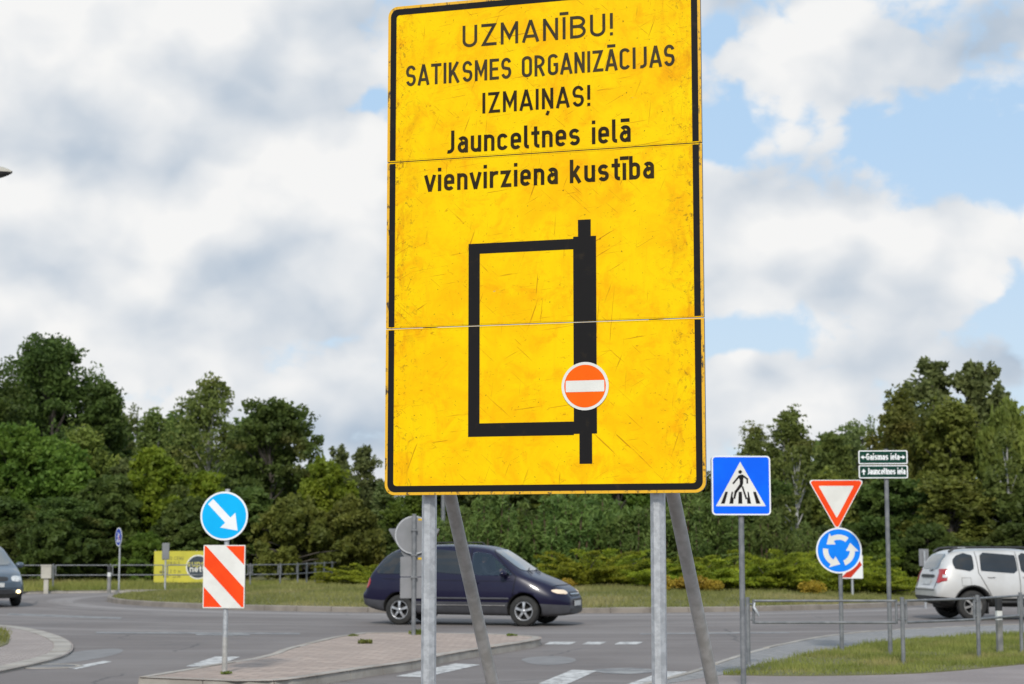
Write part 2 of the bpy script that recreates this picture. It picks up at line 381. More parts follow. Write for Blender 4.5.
# ------------------------------------------------------------------ material library
def x_asphalt(N, v, c, b):
    c = N.mix(N.ramp(N.noise(v, .22, 5, .6), .38, .66), (.140, .116, .106), (.190, .163, .150))
    st = N.vm('MULTIPLY', v, (1.0, .16, 1.0)); sx = N.vm('MULTIPLY', v, (.14, 1.0, 1.0))
    c = N.mix(N.m('MULTIPLY', N.ramp(N.noise(sx, 1.1, 5, .6), .45, .75), .5), c, (.25, .225, .212))
    c = N.mix(N.m('MULTIPLY', N.ramp(N.noise(sx, 2.3, 4, .6), .56, .75), .45), c, (.10, .092, .09))
    rel = N.vm('SUBTRACT', v, (.3, 57.0, 0)); r_ = N.vm('LENGTH', rel)
    ring = N.new('ShaderNodeCombineXYZ'); N.put(ring.inputs[0], r_); N.put(ring.inputs[1], N.m('MULTIPLY', N.noise(v, .06, 2, .5), 3.0))
    inr = N.ramp(r_, 23.5, 26, 1.0, 0.0)
    c = N.mix(N.m('MULTIPLY', N.m('MULTIPLY', N.ramp(N.noise(ring.outputs[0], .9, 4, .6), .5, .68), inr), .75), c, (.30, .27, .255))
    c = N.mix(N.m('MULTIPLY', N.m('MULTIPLY', N.ramp(N.noise(ring.outputs[0], 1.7, 4, .6), .55, .7), inr), .6), c, (.09, .08, .076))
    c = N.mix(N.m('MULTIPLY', N.ramp(N.noise(v, .55, 7, .72, .6), .56, .66), .4), c, (.098, .09, .088))
    cr = N.new('ShaderNodeTexVoronoi'); cr.feature = 'DISTANCE_TO_EDGE'; N.put(cr.inputs['Vector'], N.vm('ADD', v, N.vm('MULTIPLY', N.noise(v, 1.3, 4, .6), (.5, .5, 0)))); cr.inputs['Scale'].default_value = .22
    c = N.mix(N.m('MULTIPLY', N.m('MULTIPLY', N.ramp(cr.outputs[0], .002, .006, 1.0, 0.0), N.ramp(N.noise(v, .17, 2, .5), .5, .55)), .7), c, (.05, .046, .045))
    c = N.mix(N.m('MULTIPLY', N.ramp(N.noise(v, 60, 3, .7), .35, .7), .35), c, (.26, .245, .235))
    return c
ASPH = mat('worn asphalt', (.13, .125, .125), .85, extra=x_asphalt, bump=.35, bscale=70)
def x_path(N, v, c, b):
    c = N.mix(N.ramp(N.noise(v, .5, 5, .6), .38, .66), (.21, .175, .165), (.29, .245, .23))
    return N.mix(N.m('MULTIPLY', N.ramp(N.noise(v, 50, 3, .7), .4, .7), .4), c, (.36, .32, .3))
PATHM = mat('reddish footpath asphalt', (.25, .21, .2), .9, extra=x_path, bump=.3, bscale=60)
def pavers(rot, c1, c2, gap, sx=.2, sy=.1):
    def f(N, v, c, b):
        mp = N.new('ShaderNodeMapping'); N.l.new(v, mp.inputs[0]); mp.inputs['Rotation'].default_value = (0, 0, rot)
        br = N.new('ShaderNodeTexBrick'); N.l.new(mp.outputs[0], br.inputs['Vector']); br.inputs['Scale'].default_value = 1.0
        br.inputs['Brick Width'].default_value = sx; br.inputs['Row Height'].default_value = sy; br.inputs['Mortar Size'].default_value = .009
        br.inputs['Color1'].default_value = (*c1, 1); br.inputs['Color2'].default_value = (*c2, 1); br.inputs['Mortar'].default_value = (*gap, 1)
        o = N.mix(N.m('MULTIPLY', N.ramp(N.noise(v, .9, 6, .65), .4, .7), .55), br.outputs['Color'], tuple(x * .62 for x in c1))
        return N.mix(N.m('MULTIPLY', N.ramp(N.noise(v, 9, 4, .6), .5, .7), .3), o, (.42, .38, .33))
    return f
PAVE = mat('block paving', (.3, .25, .22), .9, extra=pavers(.35, (.45, .35, .29), (.36, .28, .235), (.12, .10, .085), .4, .2), bump=.3, bscale=40)
PAVE2 = mat('grey pink block paving', (.3, .26, .24), .9, extra=pavers(-.5, (.38, .32, .29), (.32, .27, .245), (.15, .125, .11), .24, .12), bump=.3, bscale=40)
PAVE3 = mat('grey sett paving', (.25, .24, .23), .9, extra=pavers(.62, (.29, .28, .275), (.23, .225, .22), (.12, .115, .11), .3, .15), bump=.3, bscale=40)
KERB = mat('kerb concrete', (.40, .365, .32), .9, col2=(.29, .26, .225), scale=1.6, bump=.3, bscale=30)
KERBD = mat('stained kerb concrete', (.27, .235, .20), .9, col2=(.19, .165, .14), scale=1.6, bump=.3, bscale=30)
PAINT = mat('worn road paint', (.56, .55, .53), .8, col2=(.2, .19, .185), scale=6, amt=.8, lo=.44, hi=.62, detail=8)
FAINT = mat('nearly worn away road paint', (.3, .295, .285), .85, col2=(.17, .165, .165), scale=3, lo=.35, hi=.6)
PATCH = mat('pale repair patch', (.225, .215, .21), .8, col2=(.185, .175, .17), scale=3)
SOIL = mat('lawn soil and thatch', (.13, .128, .045), .95, col2=(.17, .155, .065), scale=.35, bump=.5, bscale=12)
GROUNDM = mat('meadow ground', (.05, .06, .02), .95, col2=(.075, .08, .03), scale=.2, bump=.4, bscale=6)
GALV = mat('galvanised steel', (.42, .43, .44), .5, metal=.55, col2=(.56, .57, .58), scale=26, detail=3, bump=.06, bscale=50)
GALVD = mat('weathered galvanised rail', (.155, .163, .172), .65, metal=.3, col2=(.24, .245, .25), scale=8)
GREYD = mat('dark grey sign back', (.20, .205, .215), .6, metal=.2, col2=(.16, .165, .17), scale=2)
PIPE = mat('weathered steel pipe', (.36, .35, .325), .6, metal=.3, col2=(.46, .45, .43), scale=14, detail=3)
GREYB = mat('grey sign back', (.25, .25, .26), .6, metal=.2, col2=(.20, .205, .21), scale=2)
def x_yel(N, v, c, b):
    g = N.noise(v, 2.6, 7, .66, .4); c = N.mix(N.ramp(g, .38, .66), (.94, .63, .001), (.93, .51, .001))
    c = N.mix(N.m('MULTIPLY', N.ramp(N.noise(v, 6.5, 8, .7, .6), .47, .70), .55), c, (.85, .33, .002))
    c = N.mix(N.m('MULTIPLY', N.ramp(N.noise(N.vm('MULTIPLY', v, (1, 1, .1)), 9, 5, .65), .55, .75), .3), c, (.8, .3, .004))
    for rot, sc_, asp, th, off in ((.5, 3.0, 34, .665, 0), (-.75, 3.6, 40, .67, 3), (1.2, 2.6, 30, .675, 7), (.12, 3.2, 44, .675, 11), (1.48, 2.4, 40, .665, 15)):
        mp = N.new('ShaderNodeMapping'); N.l.new(v, mp.inputs[0]); mp.inputs['Rotation'].default_value = (0, rot, 0); mp.inputs['Location'].default_value = (off, off * 2, 0)
        wv = N.noise(N.vm('MULTIPLY', mp.outputs[0], (1, 1, asp)), sc_, 3, .55, .25)
        c = N.mix(N.m('MULTIPLY', N.m('MULTIPLY', N.ramp(wv, th, th + .03), N.ramp(N.noise(mp.outputs[0], 3.4, 3, .6), .44, .6)), .7), c, (.42, .15, .004))
    st = N.noise(N.vm('MULTIPLY', v, (.5, 1, 1)), 34, 4, .8, 1.2); c = N.mix(N.m('MULTIPLY', N.ramp(st, .61, .70), .6), c, (.44, .17, .004))
    sp = N.noise(v, 55, 4, .65); c = N.mix(N.ramp(sp, .655, .70), c, (.10, .05, .008))
    xs_ = N.new('ShaderNodeSeparateXYZ'); N.l.new(v, xs_.inputs[0]); edge = N.ramp(N.m('ABSOLUTE', xs_.outputs[0]), .55, .84)
    eg = N.noise(N.vm('MULTIPLY', v, (1, 1, .45)), 17, 7, .72, .8); c = N.mix(N.m('MULTIPLY', N.m('MULTIPLY', N.ramp(eg, .48, .68), edge), .75), c, (.62, .22, .004))
    eg2 = N.noise(N.vm('ADD', v, (2, 9, 4)), 30, 6, .75, 1.0); c = N.mix(N.m('MULTIPLY', N.m('MULTIPLY', N.ramp(eg2, .56, .64), edge), .85), c, (.14, .07, .012))
    sp2 = N.noise(N.vm('ADD', v, (7, 3, 1)), 15, 6, .72, .5); c = N.mix(N.m('MULTIPLY', N.ramp(sp2, .70, .735), .75), c, (.34, .31, .25))
    return c
YEL = mat('dirty yellow reflective sheet', (.93, .6, .01), .5, extra=x_yel, spec=.08)
def x_edge(N, v, c, b):
    n = N.noise(N.vm('MULTIPLY', v, (1, 1, .5)), 34, 5, .7)
    return N.mix(N.ramp(n, .52, .64), (.8, .43, .01), (.06, .04, .02))
YEDGE = mat('chipped yellow edge', (.8, .45, .01), .5, extra=x_edge)
BLK = mat('faded black film', (.012, .011, .011), .5, col2=(.04, .03, .018), scale=16, amt=.5, lo=.55, hi=.75, spec=.12)
BLK2 = mat('sun faded lettering', (.04, .032, .02), .5, col2=(.07, .05, .02), scale=9, spec=.1)
BLK3 = mat('black lettering', (.018, .013, .007), .5, col2=(.04, .025, .008), scale=9, spec=.1)
def sheet(name, c, c2, **k): return mat(name, c, .42, col2=c2, scale=3.5, spec=.12, **k)
WHT = sheet('white reflective sheet', (.80, .79, .74), (.72, .71, .66))
WHT2 = sheet('clean white reflective sheet', (.86, .87, .87), (.8, .81, .81))
ORG = sheet('orange red reflective sheet', (.93, .082, .012), (.88, .062, .01))
RED = sheet('faded red sheet', (.62, .05, .02), (.55, .04, .02))
ORG2 = sheet('orange sign film', (.95, .15, .004), (.9, .125, .004))
CYAN = sheet('light blue reflective sheet', (.006, .46, .88), (.005, .42, .84))
BLU = sheet('blue reflective sheet', (.004, .145, .92), (.004, .12, .85))
BLU2 = sheet('sky blue reflective sheet', (.008, .25, .93), (.006, .21, .86))
BLU3 = sheet('dull blue sheet', (.03, .07, .42), (.03, .055, .35))
GRN = sheet('dark green sheet', (.006, .05, .032), (.006, .042, .028))
BANY = mat('yellow banner cloth', (.58, .52, .05), .6, col2=(.5, .45, .045), scale=1.5)
BAND = mat('dark slate print', (.03, .045, .06), .6, col2=(.04, .055, .07), scale=2)
BANG = mat('olive grey print', (.2, .18, .05), .6, col2=(.17, .15, .04), scale=2)
BANL = mat('pale yellow print', (.62, .56, .13), .6, col2=(.55, .5, .11), scale=2)
BEIGE = mat('beige painted cabinet', (.5, .47, .4), .6, col2=(.42, .39, .33), scale=3)
PLAST = mat('white plastic post', (.75, .75, .73), .5, col2=(.65, .65, .62), scale=4)
GPOST = mat('grey weathered plastic post', (.25, .245, .23), .7, col2=(.18, .175, .165), scale=6)
BLACKP = mat('black plastic', (.02, .02, .022), .5, col2=(.03, .03, .032), scale=6)
STICK = mat('yellow inspection sticker', (.7, .45, .01), .5, col2=(.62, .4, .01), scale=20)

# ------------------------------------------------------------------ ground, roads, islands
rng = np.random.default_rng(7)
def sheet_xy(name, poly, z, m, skirt=None):
    """a flat area with a short edge going down, so that nothing shows beneath it"""
    from mathutils.geometry import tessellate_polygon
    pts = [Vector((p[0], p[1], z)) for p in poly]; n = len(pts); tris = tessellate_polygon([pts])
    vs = [tuple(p) for p in pts]; fs = [list(t) for t in tris]; sk = skirt if skirt is not None else (.16 if z > .02 else 0)
    if sk:
        vs += [(p.x, p.y, z - sk) for p in pts]; fs += [[k, (k + 1) % n, n + (k + 1) % n, n + k] for k in range(n)]
    me = bpy.data.meshes.new(name); me.from_pydata(vs, [], fs); me.materials.append(m); me.update()
    bm = bmesh.new(); bm.from_mesh(me); bmesh.ops.recalc_face_normals(bm, faces=bm.faces)
    if sum(f.normal.z * f.calc_area() for f in bm.faces) < 0: bmesh.ops.reverse_faces(bm, faces=bm.faces)
    bm.to_mesh(me); bm.free()
    o = bpy.data.objects.new(name, me); COL.objects.link(o); return o
def smooth(pts, it=2, closed=False):
    pts = [Vector(p[:2]) for p in pts]
    for _ in range(it):
        q = []; n = len(pts); rngi = range(n if closed else n - 1)
        if not closed: q.append(pts[0])
        for i in rngi:
            a, b = pts[i], pts[(i + 1) % n]; q += [a * .75 + b * .25, a * .25 + b * .75]
        if not closed: q.append(pts[-1])
        pts = q
    return pts
def kerb(name, pts, w, z0, z1, m=KERB, closed=False, side=1, seg=1.0, joint=.012):
    """a row of kerb stones along a path; the stones lie to the left (side=1) of the path"""
    pts = [Vector(p[:2]) for p in pts]
    if closed: pts = pts + [pts[0]]
    cum = [0.0]
    for a, b in zip(pts, pts[1:]): cum.append(cum[-1] + (b - a).length)
    def at(t):
        for i in range(len(pts) - 1):
            if t <= cum[i + 1] or i == len(pts) - 2:
                d = (pts[i + 1] - pts[i]); L = d.length or 1e-6; return pts[i] + d * ((t - cum[i]) / L), d / L
    def off(t):
        p, d0 = at(max(0, t - .25)); _, d1 = at(min(cum[-1], t + .25)); d = (d0 + d1).normalized(); p, _ = at(t)
        return p, Vector((-d.y, d.x)) * side
    mb = MB(); n = max(1, int(cum[-1] / seg)); step = cum[-1] / n; rr = random.Random(3)
    for i in range(n):
        ta, tb = i * step + joint / 2, (i + 1) * step - joint / 2; dz = rr.uniform(-.006, .006); k = 3
        ring = []
        for j in range(k + 1):
            p, nn = off(ta + (tb - ta) * j / k); a, b = p, p + nn * w
            ring.append([(a.x, a.y, z0), (a.x + nn.x * .015, a.y + nn.y * .015, z1 + dz - .02), (a.x + nn.x * .035, a.y + nn.y * .035, z1 + dz), (b.x, b.y, z1 + dz), (b.x, b.y, z0)])
        vs = [p for r_ in ring for p in r_]; fs = []
        for j in range(k):
            for q in range(4): fs.append((j * 5 + q, j * 5 + q + 1, (j + 1) * 5 + q + 1, (j + 1) * 5 + q))
        fs += [(0, 1, 2, 3, 4), tuple(k * 5 + q for q in (4, 3, 2, 1, 0))]
        mb.add(vs, fs)
    return structure(mb.build(name, m))

structure(sheet_xy('ground', [(-700, -120), (700, -120), (700, 1200), (-700, 1200)], -.05, GROUNDM))
structure(sheet_xy('road', [(-120, -20), (120, -20), (120, 66), (-120, 66)], 0, ASPH))

# central island
IC, IR = (0.4, 57.0), 12.8
def mound(x, y):
    r = math.hypot(x - IC[0], y - IC[1]) / (IR - .15)
    return .1 + .42 * max(0, 1 - r * r)
def build_island():
    mb = MB(); nr, na = 16, 72; vs = [(IC[0], IC[1], mound(*IC))]; fs = []
    for i in range(1, nr + 1):
        r = (IR - .15) * i / nr
        for k in range(na):
            a = 2 * PI * k / na; x, y = IC[0] + r * math.cos(a), IC[1] + r * math.sin(a); vs.append((x, y, mound(x, y)))
    for k in range(na): fs.append((0, 1 + k, 1 + (k + 1) % na))
    for i in range(nr - 1):
        for k in range(na):
            a = 1 + i * na; fs.append((a + k, a + na + k, a + na + (k + 1) % na, a + (k + 1) % na))
    mb.add(vs, fs, smooth=True); structure(mb.build('island', SOIL))
    ring = [(IC[0] + IR * math.cos(2 * PI * k / 96), IC[1] + IR * math.sin(2 * PI * k / 96)) for k in range(96)]
    kerb('island_kerb', ring, .15, -.02, .13, KERBD, closed=True, side=1)
build_island()

# verge with the wood beyond the ring road
VEDGE = [G(-420, 592), G(-200, 593.6), G(-60, 594), G(22, 594), G(60, 593.3), G(112, 592.6), G(200, 592), G(500, 590), G(900, 590), G(1100, 591), G(1500, 593)]
VEDGE = [(p.x, p.y) for p in VEDGE]
structure(sheet_xy('verge', VEDGE + [(200, 300), (-200, 300)], .08, SOIL, 0))
kerb('verge_kerb', VEDGE, .12, -.02, .085, side=1, seg=2.0)

# right-hand footpath, sett strip along the ring road, grass wedge between
strip_out = [(-2.6, 3), (-2.2, 14), (0.6, 18.6), G(684, 681), G(717, 668), G(765, 652), G(836, 638.5), G(918, 632.5), G(1024, 628.5), G(1200, 625), G(1700, 621)]
strip_out = smooth(strip_out, 2)
strip_in = smooth([G(724, 673.5, .1), G(773, 660, .1), G(836, 649, .1), G(888, 640, .1), G(960, 635.5, .1), G(1024, 633, .1), G(1200, 629, .1), G(1700, 624, .1)], 2)
wedge_low = smooth([G(724, 674, .1), G(800, 675, .1), G(900, 673.5, .1), G(960, 669.5, .1), G(1024, 663, .1), G(1200, 648, .1), G(1700, 632, .1)], 2)
wedge = strip_in + wedge_low[::-1]
structure(sheet_xy('footpath', strip_out + [(60, 20), (60, -15), (-2.6, -15)], .085, PATHM, 0))
i0 = min(range(len(strip_out)), key=lambda i: (strip_out[i] - strip_in[0]).length)
structure(sheet_xy('sett_strip', strip_out[max(0, i0 - 6):] + strip_in[::-1], .089, PAVE3))
kerb('strip_kerb', strip_out, .12, -.02, .096, side=-1)
structure(sheet_xy('lawn_wedge', wedge, .094, SOIL))

# left-hand pavement corner
lp_out = smooth([G(-1500, 617, .08), G(-300, 619.5, .08), G(0, 621.5, .08), G(40, 627, .08), G(68, 636, .08), G(76, 645, .08), G(62, 654.5, .08), G(0, 668, .08), G(-90, 684, .08), (-8.6, 3)], 2)
structure(sheet_xy('pavement', lp_out + [(-9, -15), (-80, -15)], .035, PAVE2, 0))
kerb('pavement_kerb', lp_out, .3, -.02, .042, side=-1, seg=.8)
lg = smooth([G(-600, 622, .1), G(-120, 625, .1), G(4, 628, .1), G(11, 634, .1), G(6, 644, .1), G(-80, 652, .1), G(-300, 668, .1)], 2)
structure(sheet_xy('corner_lawn', lg, .045, SOIL))

# splitter island of the crossing
SPZ = .12
sp_poly = [G(137.6, 676.5, SPZ), G(237, 680.5, SPZ), G(278, 680, SPZ), G(303, 677, SPZ), G(351, 669.6, SPZ), G(420, 660, SPZ), G(452, 652.5, SPZ), G(510, 644, SPZ), G(538, 639.5, SPZ), G(543, 637, SPZ), G(535, 635.3, SPZ), G(476, 633, SPZ), G(400, 632, SPZ), G(348, 633, SPZ), G(284, 647.5, SPZ), G(267, 655, SPZ), G(200, 666, SPZ)]
sp_poly = [sp_poly[0]] + smooth(sp_poly[1:], 1)
structure(sheet_xy('traffic_island', sp_poly, SPZ - .008, PAVE, 0))
kerb('traffic_island_kerb', sp_poly, .14, -.02, SPZ, side=1, closed=True, seg=.9)

# painted markings and patches
def marking(name, pix, z=.004, m=PAINT): return structure(sheet_xy(name, [G(*p) for p in pix], z, m))
for (x0, y0, x1, y1) in ((544, 642, 573, 644.6), (582, 642, 603, 644.6), (614, 642, 640, 644.6)): marking('give_way_dash', [(x0, y1), (x1 - 3, y1), (x1 + 4, y0), (x0 + 6, y0)])
marking('crossing_bar', [(396, 676.5), (424, 677.5), (480, 665), (456, 663.5)])
marking('crossing_bar', [(538, 684), (566, 685), (597, 671), (572, 670)])
marking('crossing_bar', [(620, 687), (650, 688), (690, 672), (664, 671.5)])
marking('crossing_bar', [(186, 666.5), (214, 667), (240, 657), (216, 656.5)])
marking('crossing_bar', [(482, 692), (516, 692.5), (530, 688), (500, 687)])
marking('lane_dash', [(68, 668), (76, 669.5), (112, 662), (104, 661)], m=PAINT)
marking('lane_line', [(96, 631.8), (96, 633.6), (300, 634.6), (300, 633)], m=FAINT)
marking('lane_line', [(10, 613.4), (6, 615), (120, 619.2), (122, 617.4)], m=FAINT)
marking('lane_line', [(640, 633.4), (640, 634.6), (790, 633.4), (790, 632)], m=FAINT)
marking('lane_line', [(196, 634), (196, 635.4), (250, 635.8), (250, 634.3)], m=FAINT)
def oval(name, px, py, a, b, m, z=.003):
    c = G(px, py); e = G(px + a, py); f = G(px, py - b); ra, rb = (e - c).length, (f - c).length
    return structure(sheet_xy(name, [(c.x + ra * math.cos(t) * (1 + .06 * math.sin(3 * t)), c.y + rb * math.sin(t) * (1 + .08 * math.sin(2 * t))) for t in np.linspace(0, 2 * PI, 32, endpoint=False)], z, m))
oval('repair_patch', 549, 660.5, 27, 4.2, PATCH)
oval('repair_patch', 82, 656, 28, 7, PATCH, .0025)
oval('repair_patch', 625, 671, 32, 3, FAINT)
mh = tag(empty('manhole_cover', G(49, 666.5), 0), 'round pale metal manhole cover set in the road at the pavement corner', 'manhole cover')
mb = MB(); mb.lathe([(0, .006), (.36, .006), (.36, .0)], 28, axis='z'); mb.build('lid', PATCH, mh)
mb = MB(); mb.lathe([(.375, .0), (.375, .009), (.45, .009), (.45, 0)], 28, axis='z'); mb.build('rim', KERB, mh)

# ------------------------------------------------------------------ the big yellow notice board
PR, PL = P(706, 492, 8.60), P(384.6, 495.5, 9.07)
LEAN = R(0)
BW = math.hypot(PR.x - PL.x, PR.y - PL.y); BYAW = math.atan2(PR.y - PL.y, PR.x - PL.x)
BM = Matrix.Rotation(BYAW, 3, 'Z') @ Matrix.Rotation(LEAN, 3, 'X')
bu, bn, bz = BM @ Vector((1, 0, 0)), BM @ Vector((0, 1, 0)), BM @ Vector((0, 0, 1))
BC = (PR + PL) / 2; BC = BC - bz * ((BC.z - .085) / bz.z)
def BD(px, py):
    """place on the board (along it, height above its base)"""
    dd = ray(px, py); o = Vector((0, 0, CAMH)); t = (BC - o).dot(bn) / dd.dot(bn); q = o + dd * t - BC
    return (q.dot(bu), q.dot(bz))
def board():
    root = empty('notice_board', BC, BYAW); root.rotation_euler = (LEAN, 0, BYAW); tag(root, 'huge dirty yellow notice board of three panels with a road diagram on steel posts', 'notice board')
    hw = BW / 2; zb = BD(545, 494)[1]; z2 = BD(545, 323.2)[1]; z1 = BD(545, 152.6)[1]; zt = BD(389, 7.5)[1]
    g = .0024; spans = [(z1 + g, zt, (0, 0, 1, 1)), (z2 + g, z1 - g, (0, 0, 0, 0)), (zb, z2 - g, (1, 1, 0, 0))]
    lines = {0: [('UZMANĪBU!', (462.3, 47.6), (613.3, 35.4), 21.8, .135, .6, .15, BLK2), ('SATIKSMES ORGANIZĀCIJAS', (405.8, 87.6), (675, 64.6), 20.6, .14, .45, .085, BLK2),
                 ('IZMAIŅAS!', (482, 113.8), (590.8, 105.6), 20.6, .145, .46, .09, BLK3), ('Jaunceltnes ielā', (445, 153.6), (631, 142), 22.8, .15, .47, .095, BLK3)],
             1: [('vienvirziena kustība', (424.7, 192.8), (654.4, 177.3), 22.8, .155, .47, .095, BLK3)], 2: []}
    # the road diagram, as rectangles on the board
    uL0, uL1 = BD(468.4, 340)[0], BD(479.7, 340)[0]; uT0, uT1 = BD(573.4, 300)[0], BD(596.4, 300)[0]
    zT1, zT0 = BD(520, 241.5)[1], BD(520, 251.8)[1]; zB1, zB0 = BD(520, 422.6)[1], BD(520, 436)[1]
    uS0, uS1 = BD(578, 230)[0], BD(590.8, 230)[0]; zS = BD(584, 219.6)[1]; uQ0, uQ1 = BD(579.5, 450)[0], BD(592.2, 450)[0]; zQ = BD(585, 463.8)[1]
    zTr = BD(590, 236)[1]; zBr = BD(590, 433.6)[1]
    rects = [(uL0, zB0, uL1, zT1), (uL1, zT0, uT0, zT1), (uL1, zB0, uT0, zB1), (uT0, zBr, uT1, zTr), (uS0, zTr, uS1, zS), (uQ0, zQ, uQ1, zBr)]
    for i, (a, b, cor) in enumerate(spans):
        r = .052; outer = rrect(-hw, a, hw, b, r, 6, cor); mb = MB(); mb.prism(outer, .0, .022, 1, mi_front=0)
        pn = mb.build('panel', [YEL, GREYD], root)
        m0, m1 = .0145, .046; ez0 = m0 if cor[0] else .006; ez1 = m0 if cor[2] else .006
        # worn pale edge, black border strip
        mb = MB(); o_ = rrect(-hw + .001, a + .001, hw - .001, b - .001, r, 6, cor)
        i_ = rrect(-hw + m0, a + (m0 if cor[0] else .001), hw - m0, b - (m0 if cor[2] else .001), r - m0 * .8, 6, cor)
        frame_faces(mb, o_, i_, -.0006); mb.build('edge', YEDGE, pn)
        mb = MB(); o_ = rrect(-hw + m0, a + ez0, hw - m0, b - ez1, r - m0 * .8, 6, cor)
        i_ = rrect(-hw + m1, a + (m1 if cor[0] else ez0 - .0005), hw - m1, b - (m1 if cor[2] else ez1 - .0005), r - m1 * .75, 6, cor)
        frame_faces(mb, o_, i_, -.0012); mb.build('border', BLK, pn)
        for (tx, p0, p1, hpx, s, W, gp, lm) in lines[i]:
            q0, q1 = BD(*p0), BD(*p1); Hh = abs(BD(p0[0], p0[1] - hpx)[1] - q0[1])
            for mb in lettering(tx, q0[0], q1[0], (q0[1] + q1[1]) / 2, Hh, s, W, gp, -.0012): mb.build('lettering', lm, pn)
        mb = MB(); k = 0
        for (u0, v0, u1, v1) in rects:
            v0, v1 = max(v0, a + .001), min(v1, b - .001)
            if v1 - v0 > .002: mb.flat([(u0, v0), (u1, v0), (u1, v1), (u0, v1)], -.0011); k += 1
        if k: mb.build('road_diagram', BLK, pn)
        for zz in (a + .1, b - .1):
            mb = MB(); mb.box((0, .036, zz), (BW - .12, .026, .04)); mb.build('rail', GALV, root)
    # no-entry disc on the diagram
    cu, cz = BD(585.3, 386.2); r = BD(608.9, 386)[0] - cu
    mb = MB(); mb.prism(circ(cu, cz, r), -.006, -.0015); pl = mb.build('no_entry_disc', WHT, root)
    mb = MB(); mb.flat(circ(cu, cz, r * .885), -.0066); mb.build('red_field', ORG2, pl)
    w_ = r * .82; h_ = r * .235; mb = MB(); mb.flat(rrect(cu - w_, cz - h_, cu + w_, cz + h_, .004), -.0072); mb.build('white_bar', WHT, pl)
    for px in (428.4, 659.2):
        u = BD(px, 495)[0] - .026
        mb = MB(); mb.tube([(u, .09, -.3), (u, .09, zt - .08)], .0375, 8, smooth=False); po = mb.build('post', GALV, root)
        for a, b, c_ in spans:
            for zz in (a + .1, b - .1):
                mb = MB(); mb.box((u, .072, zz), (.1, .05, .03)); mb.build('clamp', PIPE, po)
        mb = MB(); dx = 0 if px < 500 else .075; mb.tube([(u + .02 - dx * .25, .12, 2.14), (u + .02 + dx * 1.6, 1.9, -.3)], .0345, 12); mb.build('brace', PIPE, root)
board()

# ------------------------------------------------------------------ the other road signs
def pole(root, r, h, m=GALV, x=0, y=0): mb = MB(); mb.tube([(x, y, -.25), (x, y, h)], r, 12); return mb.build('pole', m, root)
def plate(root, name, poly, y, front, back=GREYB, t=.02):
    mb = MB(); mb.prism(poly, y, y + t, 1, mi_front=0); return mb.build(name, [front, back], root)
def decal(root, name, polys, y, m):
    mb = MB()
    for p in polys: mb.flat(p, y)
    return mb.build(name, m, root)
def clips(root, zs, r):
    for z in zs: mb = MB(); mb.box((0, -.002, z), (r * 2 + .03, r * 2 + .012, .03)); mb.build('clamp', GALVD, root)

# keep-right arrow over a striped marker
b0 = G(224.5, 672, SPZ); S = FPX / b0.y
def Z(py, base): return (P(CX, py, base.y).z - base.z)
rt = tag(empty('keep_right_sign', b0, R(-6)), 'round light blue arrow sign above an orange striped marker board on the paved traffic island', 'traffic sign')
pole(rt, .03, Z(489, b0))
cz = Z(516, b0); rr_ = 24.2 / S; cx = -2.0 / S
dsc = plate(rt, 'arrow_disc', circ(cx, cz, rr_), -.055, WHT2); decal(dsc, 'blue_field', [circ(cx, cz, rr_ * .925)], -.0556, CYAN)
def arrow(cx, cz, ang, L, w, hw, hl):
    pts = [(-L / 2, -w / 2), (L / 2 - hl, -w / 2), (L / 2 - hl, -hw / 2), (L / 2, 0), (L / 2 - hl, hw / 2), (L / 2 - hl, w / 2), (-L / 2, w / 2)]
    c, s = math.cos(ang), math.sin(ang); return [(cx + p[0] * c - p[1] * s, cz + p[0] * s + p[1] * c) for p in pts]
decal(dsc, 'arrow', [arrow(cx, cz - .002, R(-46), rr_ * 1.66, rr_ * .3, rr_ * .86, rr_ * .6)], -.0562, WHT2)
x0, x1, z0, z1 = -22.3 / S, 20 / S, Z(608, b0), Z(545, b0)
pnl = plate(rt, 'striped_marker', rrect(x0, z0, x1, z1, .012), -.05, WHT, t=.03)
e = .012; X0, X1, Z0, Z1 = x0 + e, x1 - e, z0 + e, z1 - e
Wd, Hd = X1 - X0, Z1 - Z0
def sp(u, v): return (X0 + u * Wd, Z1 - v * Hd)
decal(pnl, 'stripe', [[sp(0, 0), sp(.04, 0), sp(1, .68), sp(1, 1), sp(.95, 1), sp(0, .33)], [sp(.54, 0), sp(1, 0), sp(1, .31)], [sp(0, .67), sp(0, 1), sp(.46, 1)]], -.0506, ORG)
clips(rt, (cz, (z0 + z1) / 2 + .2, (z0 + z1) / 2 - .2), .03)
mb = MB(); mb.tube([(0, 0, 0), (0, 0, .42)], .033, 12); mb.build('sleeve', PIPE, rt)

# pedestrian crossing sign
b0 = G(743.6, 687, .085); S = FPX / b0.y
rt = tag(empty('crossing_sign', b0, R(3)), 'square blue pedestrian crossing sign with walking figure on a grey pole', 'traffic sign')
pole(rt, .031, Z(460, b0), GALVD)
x0, x1, z0, z1 = -30 / S, 29 / S, Z(515.3, b0), Z(456, b0)
pl = plate(rt, 'sign_plate', rrect(x0, z0, x1, z1, .045), -.06, WHT2, t=.022)
plate(rt, 'rear_plate', rrect(x0 + .01, z0 + .01, x1 + .02, z1, .045), .04, GREYB, t=.022)
decal(pl, 'blue_field', [rrect(x0 + .016, z0 + .016, x1 - .016, z1 - .016, .032)], -.0606, BLU)
def zs(u, v): return (x0 + (u - 118) / (685 - 118) * (x1 - x0), z1 - (v - 55) / (637 - 55) * (z1 - z0))
decal(pl, 'white_triangle', [[zs(155, 549), zs(636, 549), zs(394, 114)]], -.0612, WHT)
